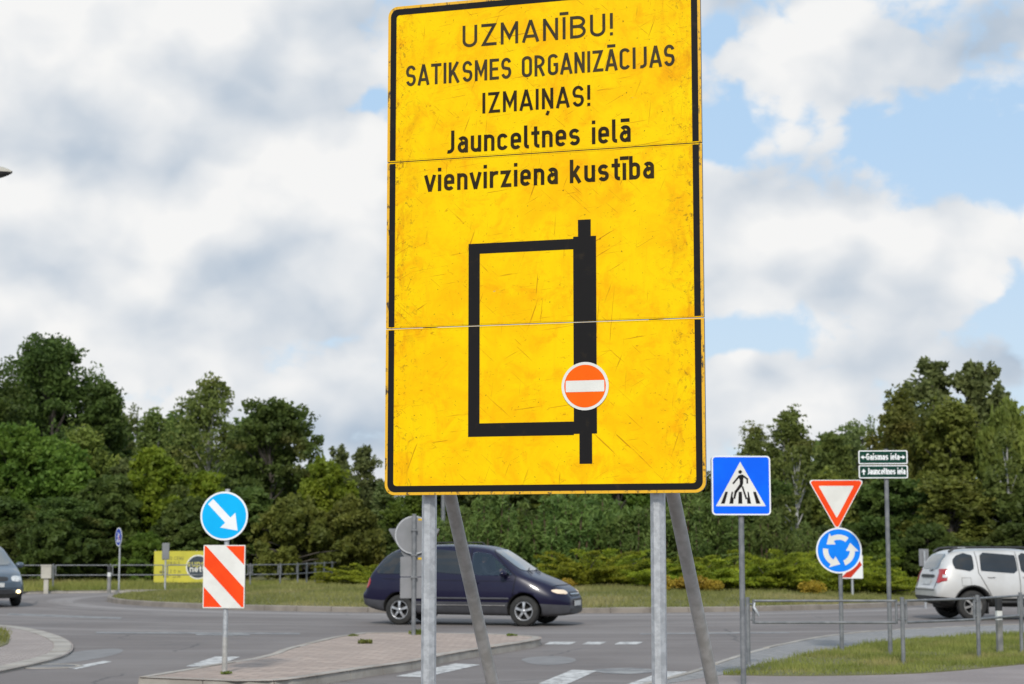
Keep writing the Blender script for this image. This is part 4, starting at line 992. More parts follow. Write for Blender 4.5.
# ---- dark blue minivan
dv = 37.6; mid = G(474, 545 + CAMH * FPX / dv)
van = tag(empty('minivan', (0, 0, 0)), 'dark navy blue minivan with grey bumpers crossing behind the yellow board', 'minivan')
yaw = R(-17)
van.rotation_euler = (0, 0, yaw); van.scale = (.945,) * 3; van.location = mid + Vector((0, 0, .004)) - Vector((math.cos(yaw) * 2.23, math.sin(yaw) * 2.23, 0))
W_ = dict(
    xs=[0, .03, .12, .2, .32, .5, .75, .95, 1.3, 1.7, 2.1, 2.5, 2.85, 3.05, 3.25, 3.45, 3.65, 3.8, 3.95, 4.2, 4.4, 4.55, 4.65, 4.71, 4.73],
    low=[(0, .42), (.15, .34), (.5, .26), (.9, .22), (3.8, .2), (4.3, .2), (4.6, .22), (4.73, .27)],
    clad=[(0, .6), (.3, .52), (3.8, .5), (4.4, .48), (4.73, .46)],
    belt=[(0, .66), (.12, .74), (.2, 1.04), (.35, 1.08), (3.6, 1.04), (3.9, .98), (4.5, .76), (4.73, .6)],
    top=[(0, .70), (.10, .72), (.13, .95), (.2, 1.13), (.32, 1.33), (.5, 1.54), (.68, 1.66), (.9, 1.71), (1.5, 1.755), (2.3, 1.76), (2.75, 1.73), (2.95, 1.69), (3.25, 1.5), (3.6, 1.25), (3.78, 1.13), (3.95, 1.07), (4.3, .95), (4.52, .83), (4.64, .74), (4.7, .64), (4.73, .58)],
    ylow=[(0, .72), (.2, .8), (.6, .84), (4.1, .84), (4.5, .72), (4.73, .48)],
    ymid=[(0, .78), (.15, .87), (.6, .95), (4.0, .95), (4.4, .86), (4.62, .7), (4.73, .5)],
    ybelt=[(0, .76), (.2, .86), (.7, .92), (3.6, .91), (4.2, .82), (4.55, .68), (4.73, .45)],
    ytop=[(0, .7), (.2, .76), (.5, .7), (.9, .68), (2.8, .67), (3.3, .7), (3.7, .76), (4.2, .7), (4.55, .55), (4.73, .38)],
    wheels=[.92, 3.78], wr=.325, arch=.385, paint=NAVY, cladm=CLAD, open=[(2.60, 1.1), (3.52, 1.1), (3.28, 1.3), (2.98, 1.54), (2.60, 1.585)])
c = Car(van, W_)
for sd_ in 'LR':
    c.skin('window', [(.31, 1.11), (1.43, 1.11), (1.43, 1.645), (.80, 1.64), (.55, 1.47)], sd_, GLS)
    c.skin('window', [(1.49, 1.11), (2.50, 1.10), (2.50, 1.64), (1.49, 1.65)], sd_, GLS)
    mbw = MB(); pts = c.round([(2.58, 1.085), (3.55, 1.085), (3.30, 1.3), (2.99, 1.56), (2.58, 1.60)]); sgn = 1 if sd_ == 'L' else -1
    def ysk(z): return sgn * (.905 - max(0, z - 1.05) * .30)
    mbw.add([(p[0], ysk(p[1]), p[1]) for p in pts], [tuple(range(len(pts)))]); mbw.build('door_window', CLEAR, van)
    c.seam([(1.46, .42), (1.46, 1.66)], sd_); c.seam([(2.54, .42), (2.54, 1.66)], sd_); c.seam([(3.5, .42), (3.56, .8), (3.6, 1.06), (3.3, 1.33), (3.0, 1.62)], sd_); c.seam([(.5, 1.0), (1.46, .98), (2.54, .97), (3.56, .96)], sd_, .006)
    c.seam([(1.32, .44), (3.42, .44)], sd_, .022, name='side_strip', m=RIMD); c.seam([(1.3, .59), (3.45, .59)], sd_, .045, name='rub_strip', m=CLAD)
    c.handle(1.62, .93, sd_, NAVY); c.handle(2.68, .93, sd_, NAVY)
    y_ = .92 if sd_ == 'L' else -.92; c.mirror(3.36, y_, 1.13, NAVY)
    for wx in c.wh: c.wheel(wx, y_ * .88, RIM)
    s_ = 1 if sd_ == 'L' else -1
    c.skin('headlight', [(s_ * .45, .68), (s_ * .76, .69), (s_ * .80, .79), (s_ * .44, .77)], 'F', HEADON)
    c.skin('tail_light', [(s_ * .73, .78), (s_ * .85, .78), (s_ * .85, 1.02), (s_ * .75, 1.02)], 'B', TAILR)
    c.skin('side_lamp', [(.1, .8), (.2, .8), (.25, 1.02), (.16, 1.02)], sd_, TAILR, nr=3, nc=3)
    mb = MB(); mb.tube([(.95, s_ * .6, 1.735), (1.0, s_ * .6, 1.785), (2.35, s_ * .6, 1.80), (2.42, s_ * .6, 1.75)], .016, 8); mb.build('roof_rail', BLACKP, van)
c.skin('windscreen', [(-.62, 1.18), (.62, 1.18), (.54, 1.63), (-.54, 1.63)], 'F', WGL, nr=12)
c.skin('rear_window', [(-.62, 1.12), (.62, 1.12), (.56, 1.56), (-.56, 1.56)], 'B', GLS)
c.skin('grille', [(-.36, .63), (.36, .63), (.36, .73), (-.36, .73)], 'F', BLACKP); c.skin('grille_bar', [(-.34, .67), (.34, .67), (.34, .69), (-.34, .69)], 'F', CHROME, off=.012, rnd=0, nr=2)
c.skin('lower_grille', [(-.5, .3), (.5, .3), (.5, .38), (-.5, .38)], 'F', BLACKP)
c.skin('number_plate', [(-.26, .43), (.26, .43), (.26, .54), (-.26, .54)], 'F', PLATE, off=.02, rnd=0); c.skin('number_plate', [(-.26, .78), (.26, .78), (.26, .89), (-.26, .89)], 'B', PLATE, off=.02, rnd=0)
c.seam([(-.72, .84), (-.5, .87), (.5, .87), (.72, .84)], 'F')
for y_ in (-.5, .12): mb = MB(); mb.tube([(3.86, y_, 1.125), (3.72, y_ + .2, 1.2), (3.66, y_ + .45, 1.235)], .012, 6); mb.build('wiper', BLACKP, van)

# ---- pale silver off-road car, seen from behind
ds = 40.3; mid = G(1003, 545 + CAMH * FPX / ds)
suv = tag(empty('offroad_car', (0, 0, 0)), 'dusty silver white off-road car with black roof rails driving off to the right', 'car')
yaw = R(6); suv.rotation_euler = (0, 0, yaw); suv.scale = (.945,) * 3; suv.location = G(975, 545 + CAMH * FPX / 39.3) + Vector((0, 0, .004)) - Vector((math.cos(yaw) * .86 + math.sin(yaw) * .78, math.sin(yaw) * .86 - math.cos(yaw) * .78, 0))
D_ = dict(
    xs=[0, .04, .1, .18, .28, .42, .6, .8, 1.1, 1.5, 1.9, 2.3, 2.6, 2.8, 3.0, 3.2, 3.4, 3.7, 4.0, 4.15, 4.25, 4.3],
    low=[(0, .46), (.2, .38), (.5, .3), (3.9, .28), (4.3, .36)],
    clad=[(0, .55), (.3, .48), (4.0, .48), (4.3, .5)],
    belt=[(0, .68), (.08, .8), (.14, 1.0), (.25, 1.12), (.6, 1.13), (3.1, 1.08), (3.6, 1.0), (4.3, .8)],
    top=[(0, .74), (.06, .78), (.09, 1.0), (.16, 1.22), (.26, 1.42), (.38, 1.57), (.55, 1.63), (1.2, 1.665), (2.2, 1.66), (2.55, 1.6), (2.8, 1.46), (3.1, 1.25), (3.3, 1.13), (3.7, 1.07), (4.05, .98), (4.2, .88), (4.3, .74)],
    ylow=[(0, .66), (.2, .78), (.6, .82), (3.8, .82), (4.3, .6)],
    ymid=[(0, .76), (.1, .85), (.4, .92), (.9, .93), (3.6, .92), (4.1, .82), (4.3, .62)],
    ybelt=[(0, .74), (.15, .80), (.5, .85), (3.2, .85), (3.9, .76), (4.3, .55)],
    ytop=[(0, .68), (.15, .66), (.4, .61), (.9, .62), (2.4, .62), (2.9, .68), (3.3, .72), (4.0, .66), (4.3, .5)],
    wheels=[.86, 3.53], wr=.345, arch=.43, paint=SILV, cladm=SILV)
c = Car(suv, D_)
for sd_ in 'LR':
    s_ = 1 if sd_ == 'L' else -1
    c.skin('window', [(.48, 1.15), (.92, 1.13), (.94, 1.54), (.64, 1.555), (.42, 1.38)], sd_, GLS)
    c.skin('window', [(1.07, 1.10), (1.97, 1.08), (1.97, 1.55), (1.12, 1.56)], sd_, GLS); c.skin('window', [(2.05, 1.08), (2.98, 1.09), (2.64, 1.46), (2.42, 1.54), (2.05, 1.55)], sd_, GLS)
    c.seam([(1.34, .5), (1.2, .75), (1.02, 1.1), (1.02, 1.58)], sd_); c.seam([(2.0, .45), (2.0, 1.58)], sd_); c.seam([(3.0, .45), (3.05, 1.1)], sd_)
    c.seam([(.6, .98), (.82, .98), (.82, .80), (.6, .80), (.6, .98)], sd_, .006); c.seam([(1.4, .42), (3.1, .42)], sd_, .07, name='sill', m=CLADB)
    c.handle(1.32, 1.0, sd_, SILV); c.handle(2.16, 1.0, sd_, SILV); c.mirror(2.86, .86 * s_, 1.16, SILV)
    for wx in c.wh: c.wheel(wx, .78 * s_, RIMD, 6)
    # dark arch lips
    for wx in c.wh: c.seam([(wx + .45 * math.cos(a), .355 + .45 * math.sin(a)) for a in np.linspace(.15, PI - .15, 16)], sd_, .035, name='arch_lip', m=CLADB)
    c.skin('tail_light', [(s_ * .65, .86), (s_ * .80, .86), (s_ * .775, 1.17), (s_ * .66, 1.17)], 'B', TAILR, off=.012, rnd=1, nr=6, nc=4)
    c.skin('tail_light_side', [(.085, .86), (.25, .87), (.31, 1.18), (.17, 1.18)], sd_, TAILR, off=.014, rnd=0, nr=6, nc=4); c.skin('lamp_lens', [(.17, .98), (.265, .98), (.275, 1.05), (.19, 1.05)], sd_, LAMPG, rnd=0, nr=3, nc=3, off=.022)
    mb = MB(); mb.tube([(.42, s_ * .52, 1.58), (.56, s_ * .53, 1.66), (.8, s_ * .54, 1.685), (2.2, s_ * .54, 1.685), (2.4, s_ * .53, 1.65), (2.5, s_ * .52, 1.58)], .028, 8); mb.build('roof_rail', BLACKP, suv)
    mb = MB(); mb.box((.72, s_ * .565, 1.68), (.2, .02, .03)); mb.build('rail_badge', CHROME, suv)
    mb = MB(); mb.box((1.22, s_ * .78, .28), (.02, .22, .26)); mb.build('mud_flap', CLADB, suv)
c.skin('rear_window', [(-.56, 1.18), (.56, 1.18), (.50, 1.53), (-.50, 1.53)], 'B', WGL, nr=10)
c.skin('rear_bumper', [(-.7, .4), (.7, .4), (.7, .56), (-.7, .56)], 'B', CLADB, off=.01)
c.skin('plate_bar', [(-.45, .98), (.45, .98), (.45, 1.05), (-.45, 1.05)], 'B', CLADB, off=.014); c.skin('number_plate', [(-.28, .82), (.28, .82), (.28, .94), (-.28, .94)], 'B', PLATE, off=.014, rnd=0)
c.seam([(-.62, .7), (.62, .7)], 'B'); c.seam([(-.66, 1.1), (-.62, .7)], 'B'); c.seam([(.66, 1.1), (.62, .7)], 'B')
mb = MB(); mb.tube([(.14, .0, 1.14), (.12, -.3, 1.16)], .012, 6); mb.build('wiper', BLACKP, suv)
c.skin('windscreen', [(-.62, 1.18), (.62, 1.18), (.55, 1.58), (-.55, 1.58)], 'F', GLS)
for s_ in (1, -1): c.skin('headlight', [(s_ * .4, .82), (s_ * .66, .82), (s_ * .66, .98), (s_ * .42, .96)], 'F', LAMPG)
mb = MB(); mb.tube([(.86, -.7, .33), (.86, .7, .33)], .05, 8); mb.build('axle', WELL, suv); mb = MB(); mb.lathe([(0, -.1), (.28, -.08), (.3, 0), (.28, .08), (0, .1)], 20, axis='z', c=(.5, 0, .36)); mb.build('spare_wheel', RUB, suv)

# ---- slate blue people carrier coming in at the left edge
yaw = R(-61); mpv = tag(empty('people_carrier', (0, 0, 0)), 'slate blue people carrier with a lit fog lamp entering at the left edge', 'car')
S_ = dict(
    xs=[0, .05, .15, .3, .5, .8, 1.2, 1.8, 2.4, 2.8, 3.0, 3.3, 3.6, 3.8, 4.0, 4.2, 4.4, 4.5, 4.58, 4.63],
    low=[(0, .4), (.4, .26), (4.2, .22), (4.63, .24)], clad=[(0, .5), (.4, .4), (4.2, .36), (4.63, .36)],
    belt=[(0, .7), (.2, 1.0), (.5, 1.06), (3.4, 1.02), (3.9, .92), (4.63, .7)],
    top=[(0, .8), (.1, 1.1), (.25, 1.45), (.5, 1.64), (1.0, 1.70), (2.2, 1.73), (2.7, 1.68), (3.1, 1.48), (3.5, 1.22), (3.8, 1.06), (4.1, .99), (4.4, .9), (4.55, .8), (4.63, .66)],
    ylow=[(0, .7), (.4, .82), (4.1, .82), (4.5, .76), (4.63, .66)], ymid=[(0, .76), (.3, .88), (.8, .91), (4.0, .91), (4.4, .85), (4.63, .72)],
    ybelt=[(0, .74), (.3, .85), (3.6, .88), (4.2, .82), (4.63, .66)], ytop=[(0, .66), (.4, .64), (2.6, .64), (3.1, .68), (3.7, .76), (4.2, .72), (4.63, .58)],
    wheels=[.85, 3.69], wr=.32, arch=.38, paint=SLATE, cladm=SLATE)
c = Car(mpv, S_)
fc = G(-6.5, 545 + CAMH * FPX / 47.5)
mpv.rotation_euler = (0, 0, yaw); mpv.location = fc + Vector((0, 0, .004)) - Vector((math.cos(yaw) * 4.6, math.sin(yaw) * 4.6, 0))
for sd_ in 'LR':
    s_ = 1 if sd_ == 'L' else -1
    c.skin('window', [(.5, 1.12), (1.4, 1.1), (1.4, 1.56), (.7, 1.55)], sd_, GLS); c.skin('window', [(1.48, 1.1), (2.4, 1.08), (2.4, 1.58), (1.48, 1.58)], sd_, GLS); c.skin('window', [(2.48, 1.08), (3.4, 1.06), (3.1, 1.3), (2.75, 1.56), (2.48, 1.58)], sd_, GLS)
    c.mirror(3.2, .9 * s_, 1.1, SLATE); c.seam([(2.44, .4), (2.44, 1.6)], sd_); c.seam([(3.42, .4), (3.46, 1.04)], sd_)
    for wx in c.wh: c.wheel(wx, .79 * s_, RIM)
    c.skin('headlight', [(s_ * .44, .68), (s_ * .72, .66), (s_ * .76, .82), (s_ * .46, .83)], 'F', LAMPG); c.skin('fog_lamp', [(s_ * .58, .36), (s_ * .70, .36), (s_ * .70, .46), (s_ * .58, .46)], 'F', FOG, nr=4, nc=4)
    c.skin('tail_light', [(s_ * .66, .9), (s_ * .76, .9), (s_ * .76, 1.2), (s_ * .68, 1.2)], 'B', TAILR)
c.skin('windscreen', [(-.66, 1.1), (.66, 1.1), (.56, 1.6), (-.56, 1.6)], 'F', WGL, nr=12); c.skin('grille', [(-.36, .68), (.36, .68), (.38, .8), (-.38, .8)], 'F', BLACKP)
c.skin('lower_grille', [(-.54, .35), (.54, .35), (.54, .47), (-.54, .47)], 'F', BLACKP); c.skin('number_plate', [(-.26, .53), (.26, .53), (.26, .64), (-.26, .64)], 'F', PLATE, off=.018, rnd=0); c.seam([(-.7, .5), (.7, .5)], 'F')
c.skin('rear_window', [(-.5, 1.15), (.5, 1.15), (.45, 1.5), (-.45, 1.5)], 'B', GLS)

# ---- the driver of the minivan, one skinned figure
def figure(name, joints, bones, m):
    me = bpy.data.meshes.new(name); keys = list(joints); me.from_pydata([joints[k][0] for k in keys], [(keys.index(a), keys.index(b)) for a, b in bones], [])
    ob = bpy.data.objects.new(name, me); COL.objects.link(ob)
    sk = ob.modifiers.new('skin', 'SKIN'); sk.use_smooth_shade = True
    for i, k in enumerate(keys): me.skin_vertices[0].data[i].radius = (joints[k][1],) * 2 if not isinstance(joints[k][1], tuple) else joints[k][1]
    me.skin_vertices[0].data[0].use_root = True
    sb = ob.modifiers.new('sub', 'SUBSURF'); sb.levels = 2; sb.render_levels = 2
    bpy.context.view_layer.update(); me2 = bpy.data.meshes.new_from_object(ob.evaluated_get(bpy.context.evaluated_depsgraph_get()))
    bpy.data.objects.remove(ob); me2.materials.clear()
    for q in m: me2.materials.append(q)
    return me2
SKINM = mat('skin', (.42, .25, .17), .55, col2=(.37, .21, .14), scale=9)
SHIRT = mat('dark shirt', (.05, .05, .06), .85, col2=(.035, .035, .045), scale=9)
HAIR = mat('dark hair', (.02, .015, .012), .7, col2=(.035, .025, .02), scale=40)
J = dict(pelvis=((0, 0, .0), .15), waist=((-.04, 0, .17), .135), chest=((-.08, 0, .36), (.13, .17)), neck=((-.07, 0, .53), .055), jaw=((-.03, 0, .61), .07), head=((-.035, 0, .70), .095), crown=((-.045, 0, .77), .075),
         sl=((-.06, .19, .46), .07), el=((.12, .24, .25), .048), wl=((.36, .17, .36), .034), hl=((.43, .13, .40), .036), sr=((-.06, -.19, .46), .07), er=((.12, -.24, .25), .048), wr=((.36, -.17, .36), .034), hr=((.43, -.13, .40), .036),
         kl=((.44, .13, .08), .075), kr=((.44, -.13, .08), .075), fl=((.66, .13, -.28), .05), fr=((.66, -.13, -.28), .05))
me = figure('person', J, [('pelvis', 'waist'), ('waist', 'chest'), ('chest', 'neck'), ('neck', 'jaw'), ('jaw', 'head'), ('head', 'crown'), ('chest', 'sl'), ('sl', 'el'), ('el', 'wl'), ('wl', 'hl'), ('chest', 'sr'), ('sr', 'er'), ('er', 'wr'), ('wr', 'hr'), ('pelvis', 'kl'), ('pelvis', 'kr'), ('kl', 'fl'), ('kr', 'fr')], [SHIRT, SKINM])
for p in me.polygons:
    q = p.center
    if q.z > .545 or q.x > .36 and q.z > .3: p.material_index = 1
dr = bpy.data.objects.new('person', me); COL.objects.link(dr); tag(dr, 'driver in dark clothes holding the steering wheel of the dark blue minivan', 'person')
dr.matrix_world = Matrix.Translation(van.location) @ Matrix.Rotation(R(-17), 4, 'Z') @ Matrix.Scale(.945, 4) @ Matrix.Translation((2.78, -.40, .82))
mb = MB(); mb.lathe([(0, .115), (.06, .1), (.095, .05), (.104, 0), (.1, -.04)], 16, axis='z', c=(-.05, 0, .70)); mb.build('hair', HAIR, dr)
mb = MB(); mb.tube([(3.22 + .05 * math.sin(a), -.40 + .19 * math.cos(a), 1.17 + .18 * math.sin(a)) for a in np.linspace(0, 2 * PI, 21)], .015, 8); mb.build('steering_wheel', BLACKP, van)
# ------------------------------------------------------------------ vegetation
def np_mesh(name, V, F4, mats, mi=None):
    me = bpy.data.meshes.new(name); n, k = F4.shape
    me.vertices.add(len(V)); me.vertices.foreach_set('co', V.astype(np.float32).ravel())
    me.loops.add(n * k); me.loops.foreach_set('vertex_index', F4.astype(np.int32).ravel())
    me.polygons.add(n); me.polygons.foreach_set('loop_start', np.arange(0, n * k, k, dtype=np.int32))
    for m in mats: me.materials.append(m)
    if mi is not None: me.polygons.foreach_set('material_index', mi.astype(np.int32))
    me.update(calc_edges=True); return me
def unit(g, n): v = g.normal(size=(n, 3)); return v / np.linalg.norm(v, axis=1, keepdims=True)
def leaves(g, C, size, hang=0.0, aspect=.55):
    """one rhombic leaf per centre, turned at random (hang pulls the long axis down)"""
    n = len(C); a = unit(g, n); a[:, 2] -= hang; a /= np.linalg.norm(a, axis=1, keepdims=True)
    b = np.cross(a, unit(g, n)); b /= np.linalg.norm(b, axis=1, keepdims=True)
    s = size * g.uniform(.65, 1.35, (n, 1)); a = a * s; b = b * s * aspect
    V = np.stack([C - a, C - b, C + a, C + b], 1).reshape(-1, 3)
    return V, np.arange(4 * n).reshape(n, 4)
def lobes(g):
    k = g.integers(2, 6, 5); p = g.uniform(0, 2 * PI, 5); q = g.uniform(.2, 1.2, 5); w = g.uniform(.05, .14, 5)
    return lambda th, z: 1 + sum(w[i] * np.sin(k[i] * th + p[i] + q[i] * z) for i in range(5))
LEAF = dict(
    oak=leafmat('dark oak leaves', (0.049, 0.078, 0.017), (0.130, 0.179, 0.037), trans=.42),
    maple=leafmat('dark maple leaves', (0.056, 0.085, 0.018), (0.141, 0.183, 0.039), warm=(0.181, 0.161, 0.044), trans=.42),
    green=leafmat('mid green leaves', (0.063, 0.108, 0.015), (0.179, 0.241, 0.034), trans=.42),
    lime=leafmat('yellow green leaves', (.115, .165, .011), (.29, .335, .032), trans=.42),
    birch=leafmat('birch leaves', (0.099, 0.131, 0.032), (0.241, 0.277, 0.065), warm=(0.269, 0.248, 0.065), trans=.42),
    olive=leafmat('olive leaves', (0.108, 0.131, 0.026), (0.269, 0.291, 0.055), warm=(0.291, 0.241, 0.055), trans=.42),
    poplar=leafmat('poplar leaves', (0.108, 0.140, 0.046), (0.259, 0.302, 0.101), trans=.42),
    spruce=leafmat('spruce needles', (.024, .044, .014), (.064, .095, .026)),
    pine=leafmat('mountain pine needles', (0.062, 0.103, 0.022), (0.194, 0.250, 0.057), nscale=1.2),
    juni=leafmat('juniper sprays', (.09, .125, .006), (.36, .38, .028), nscale=1.6),
    orange=leafmat('orange barberry leaves', (.26, .19, .02), (.55, .38, .05), nscale=2.0),
    weed=leafmat('weed leaves', (.10, .13, .025), (.24, .26, .05), nscale=4),
)
BARK = mat('grey brown bark', (.07, .06, .05), .95, col2=(.12, .105, .09), scale=3, bump=.5, bscale=14)
BIRCHB = mat('white birch bark', (.42, .41, .38), .8, col2=(.07, .065, .06), scale=5, lo=.55, hi=.63)
PINEB = mat('reddish pine bark', (.15, .09, .06), .95, col2=(.09, .06, .045), scale=4, bump=.4)
# kind: leaf, bark, height of the crown's foot, profile (height share -> radius share), boughs, twigs per bough, leaves per twig, leaf size, bough radius, flatness, hang, inner share
KIND = dict(
    oak=('oak', BARK, .12, [(0, .55), (.2, .92), (.5, 1), (.75, .8), (.92, .5), (1, .15)], 84, 9, 42, .115, .115, .65, 0, .3),
    maple=('maple', BARK, .10, [(0, .6), (.25, 1), (.5, .97), (.75, .78), (.92, .48), (1, .16)], 84, 9, 40, .115, .115, .65, .1, .3),
    green=('green', BARK, .04, [(0, .8), (.25, 1), (.5, .92), (.75, .66), (.92, .36), (1, .1)], 72, 9, 40, .12, .12, .75, .1, .35),
    lime=('lime', BARK, .05, [(0, .75), (.25, 1), (.5, .85), (.75, .58), (.92, .28), (1, .05)], 66, 9, 42, .115, .12, .8, .2, .35),
    birch=('birch', BIRCHB, .14, [(0, .7), (.2, 1), (.45, .9), (.7, .62), (.88, .34), (1, .06)], 58, 9, 34, .095, .105, 1.3, .9, .3),
    olive=('olive', BARK, .08, [(0, .8), (.25, 1), (.5, .88), (.75, .62), (.92, .34), (1, .08)], 60, 9, 38, .105, .11, 1.1, .5, .35),
    poplar=('poplar', BARK, .15, [(0, .5), (.25, .85), (.5, 1), (.75, .8), (.92, .45), (1, .12)], 30, 8, 34, .11, .11, 1.0, .2, .2),
    sparse=('birch', BIRCHB, .3, [(0, .5), (.3, 1), (.6, .85), (.85, .5), (1, .1)], 16, 6, 26, .09, .1, 1.3, .9, .2),
    spruce=('spruce', PINEB, .05, [(0, 1), (.3, .78), (.6, .45), (.85, .17), (1, .02)], 90, 6, 30, .10, .07, .4, .5, .5),
)
def make_tree(kind, H, Rr, seed, lift=1.0):
    """meshes of one tree: (trunk with limbs, crown)"""
    lf, bark, z0, prof, nc, nt, nl, ls, cr, flat, hang, inner = KIND[kind]
    g = np.random.default_rng(seed); lob = lobes(g); zb = z0 * H
    u = (np.arange(nc) + g.uniform(0, 1, nc)) / nc; t = u ** .85; th = g.uniform(0, 2 * PI, nc) + np.arange(nc) * 2.4
    rad = np.interp(t, [p[0] for p in prof], [p[1] for p in prof]) * Rr * lob(th, t * 6) * g.uniform(.82, 1.14, nc)
    rr = rad * np.sqrt(g.uniform(inner ** 2, 1, nc)); C = np.stack([rr * np.cos(th), rr * np.sin(th), zb + t * (H - zb) * .96 + g.normal(0, .012 * H, nc)], 1)
    c_r = cr * (.5 * H + Rr) * g.uniform(.6, 1.3, nc)
    tw = unit(g, nc * nt) * (g.uniform(.15, 1, (nc * nt, 1)) ** .5) * np.repeat(c_r, nt)[:, None]; tw[:, 2] *= flat
    TW = np.repeat(C, nt, 0) + tw; t_r = np.repeat(c_r, nt) * g.uniform(.28, .62, nc * nt)
    D = unit(g, nc * nt * nl) * (g.uniform(0, 1, (nc * nt * nl, 1)) ** .5) * np.repeat(t_r, nl)[:, None]; D[:, 2] *= max(.7, flat)
    if hang > .6: D[:, 2] -= np.abs(D[:, 2]) * .8
    V, F = leaves(g, np.repeat(TW, nl, 0) + D, ls, hang)
    crown = np_mesh('crown', V, F, [LEAF[lf]])
    mb = MB(); bend = g.normal(0, .02 * H, 2); pt = lambda s_: (bend[0] * s_ ** 1.5, bend[1] * s_ ** 1.5, s_ * H)
    tr = .013 * H + .03; mb.tube([(0, 0, -.4)] + [pt(s_) for s_ in (0, .15, .35, .55, .75, .92)], [tr * 1.25, tr * 1.1, tr * .92, tr * .75, tr * .55, tr * .32, .02], 9)
    for i in range(0, nc, max(1, nc // 40)):
        c = C[i]; s_ = max(.08, min(.88, (c[2] / H) * .72)); p = pt(s_); m_ = [(p[j] * .45 + c[j] * .55) + (0, 0, .05 * H)[j] * .4 for j in range(3)]
        mb.tube([p, m_, tuple(c)], [tr * .38 * (1.05 - s_), tr * .22 * (1.05 - s_) + .012, .01], 5)
    return mb.mesh('trunk', bark), crown
CACHE = {}
def tree(name, px, top, Y, kind, width, label, group=None, seed=0, rz=None, cat='tree', ground=.08):
    b = P(px, 560, Y); b.z = ground; H = P(px, top, Y).z - ground; W = width * Y / FPX / 2
    key = (kind, seed)
    if key not in CACHE: CACHE[key] = (make_tree(kind, H, W, 100 + seed * 7 + len(kind)), H, W)
    (tm, cm), h0, w0 = CACHE[key]
    rt = tag(empty(name, b, rz if rz is not None else (seed * 1.3 + px * .05) % 6.28), label, cat, group); rt.scale = (W / w0, W / w0, H / h0)
    for nm, me in (('trunk', tm), ('crown', cm)):
        o = bpy.data.objects.new(nm, me); COL.objects.link(o); o.parent = rt
    return rt

# far wood: one mass of crowns behind everything
def far_wood():
    g = np.random.default_rng(5); Vs = []; Fs = []; n = 0
    xs = [(-40, 20, 400, 60), (30, 9, 395, 60), (110, 0, 432, 40), (180, 0, 425, 60), (250, 0, 430, 60), (320, 0, 478, 50), (365, 0, 496, 30), (430, 0, 505, 50), (500, 0, 480, 70), (580, 0, 470, 70), (650, 0, 470, 70), (720, 0, 490, 50), (770, 0, 462, 60), (840, 0, 445, 60), (910, 0, 425, 60), (980, 0, 420, 70), (1050, 0, 425, 70), (1110, 0, 430, 60), (-110, 0, 400, 60), (-170, 0, 410, 60), (1180, 0, 430, 60), (1250, 0, 430, 60)]
    for px, _, top, w in xs:
        Y = g.uniform(118, 128); b = P(px, 560, Y); H = P(px, top, Y).z; Rr = w * 1.5 * Y / FPX / 2; lob = lobes(g)
        nc, nl = 110, 60; t = g.uniform(0, 1, nc) ** .8; th = g.uniform(0, 2 * PI, nc); rr = np.interp(t, [0, .3, .7, 1], [1, 1, .75, .1]) * Rr * lob(th, t * 6) * np.sqrt(g.uniform(.3, 1, nc))
        C = np.stack([b.x + rr * np.cos(th), b.y + rr * np.sin(th), .1 + t * H], 1); D = unit(g, nc * nl) * (g.uniform(0, 1, (nc * nl, 1)) ** .42) * 1.25
        V, F = leaves(g, np.repeat(C, nl, 0) + D, .24, .1); Vs.append(V); Fs.append(F + n); n += len(V)
    me = np_mesh('woodland', np.concatenate(Vs), np.concatenate(Fs), [LEAF['maple']])
    o = bpy.data.objects.new('woodland', me); COL.objects.link(o); tag(o, 'dark wood in the distance closing the view behind the front row of trees', 'wood', kind='stuff')
far_wood()

T = tree
# left wood, back row
T('oak_tree', 48, 338, 97, 'oak', 150, 'tallest dark oak at the far left with a jagged top', seed=1)
T('spruce_tree', 52, 336, 99, 'spruce', 60, 'dark spruce tip rising through the oak at the far left', seed=1)
T('spruce_tree', 33, 341, 100, 'spruce', 60, 'slim spruce top left of the other spruce in the oak crown', seed=2)
T('oak_tree', -42, 352, 92, 'oak', 130, 'dark oak cut off by the left edge', seed=2)
T('oak_tree', 100, 385, 96, 'oak', 46, 'small ragged oak leaning out right of the tallest oak', seed=3)
T('lime_tree', 118, 408, 104, 'poplar', 56, 'pale loose tree filling the dip right of the tallest oak', seed=1)
T('birch_tree', 152, 414, 103, 'birch', 62, 'lower birch left of the tall birch', seed=1)
T('birch_tree', 208, 379, 98, 'birch', 92, 'tall airy birch with pointed top left of the round dark maple', seed=2)
T('maple_tree', 271, 400, 90, 'maple', 108, 'big round dark maple above the round blue arrow sign', seed=1)
T('poplar_tree', 340, 450, 112, 'poplar', 24, 'left of two slim pale poplars beside the yellow board', seed=2)
T('poplar_tree', 363, 444, 114, 'poplar', 26, 'right of two slim pale poplars beside the yellow board', seed=3)
T('poplar_tree', 386, 484, 110, 'poplar', 34, 'pale poplar partly behind the left edge of the yellow board', seed=2)
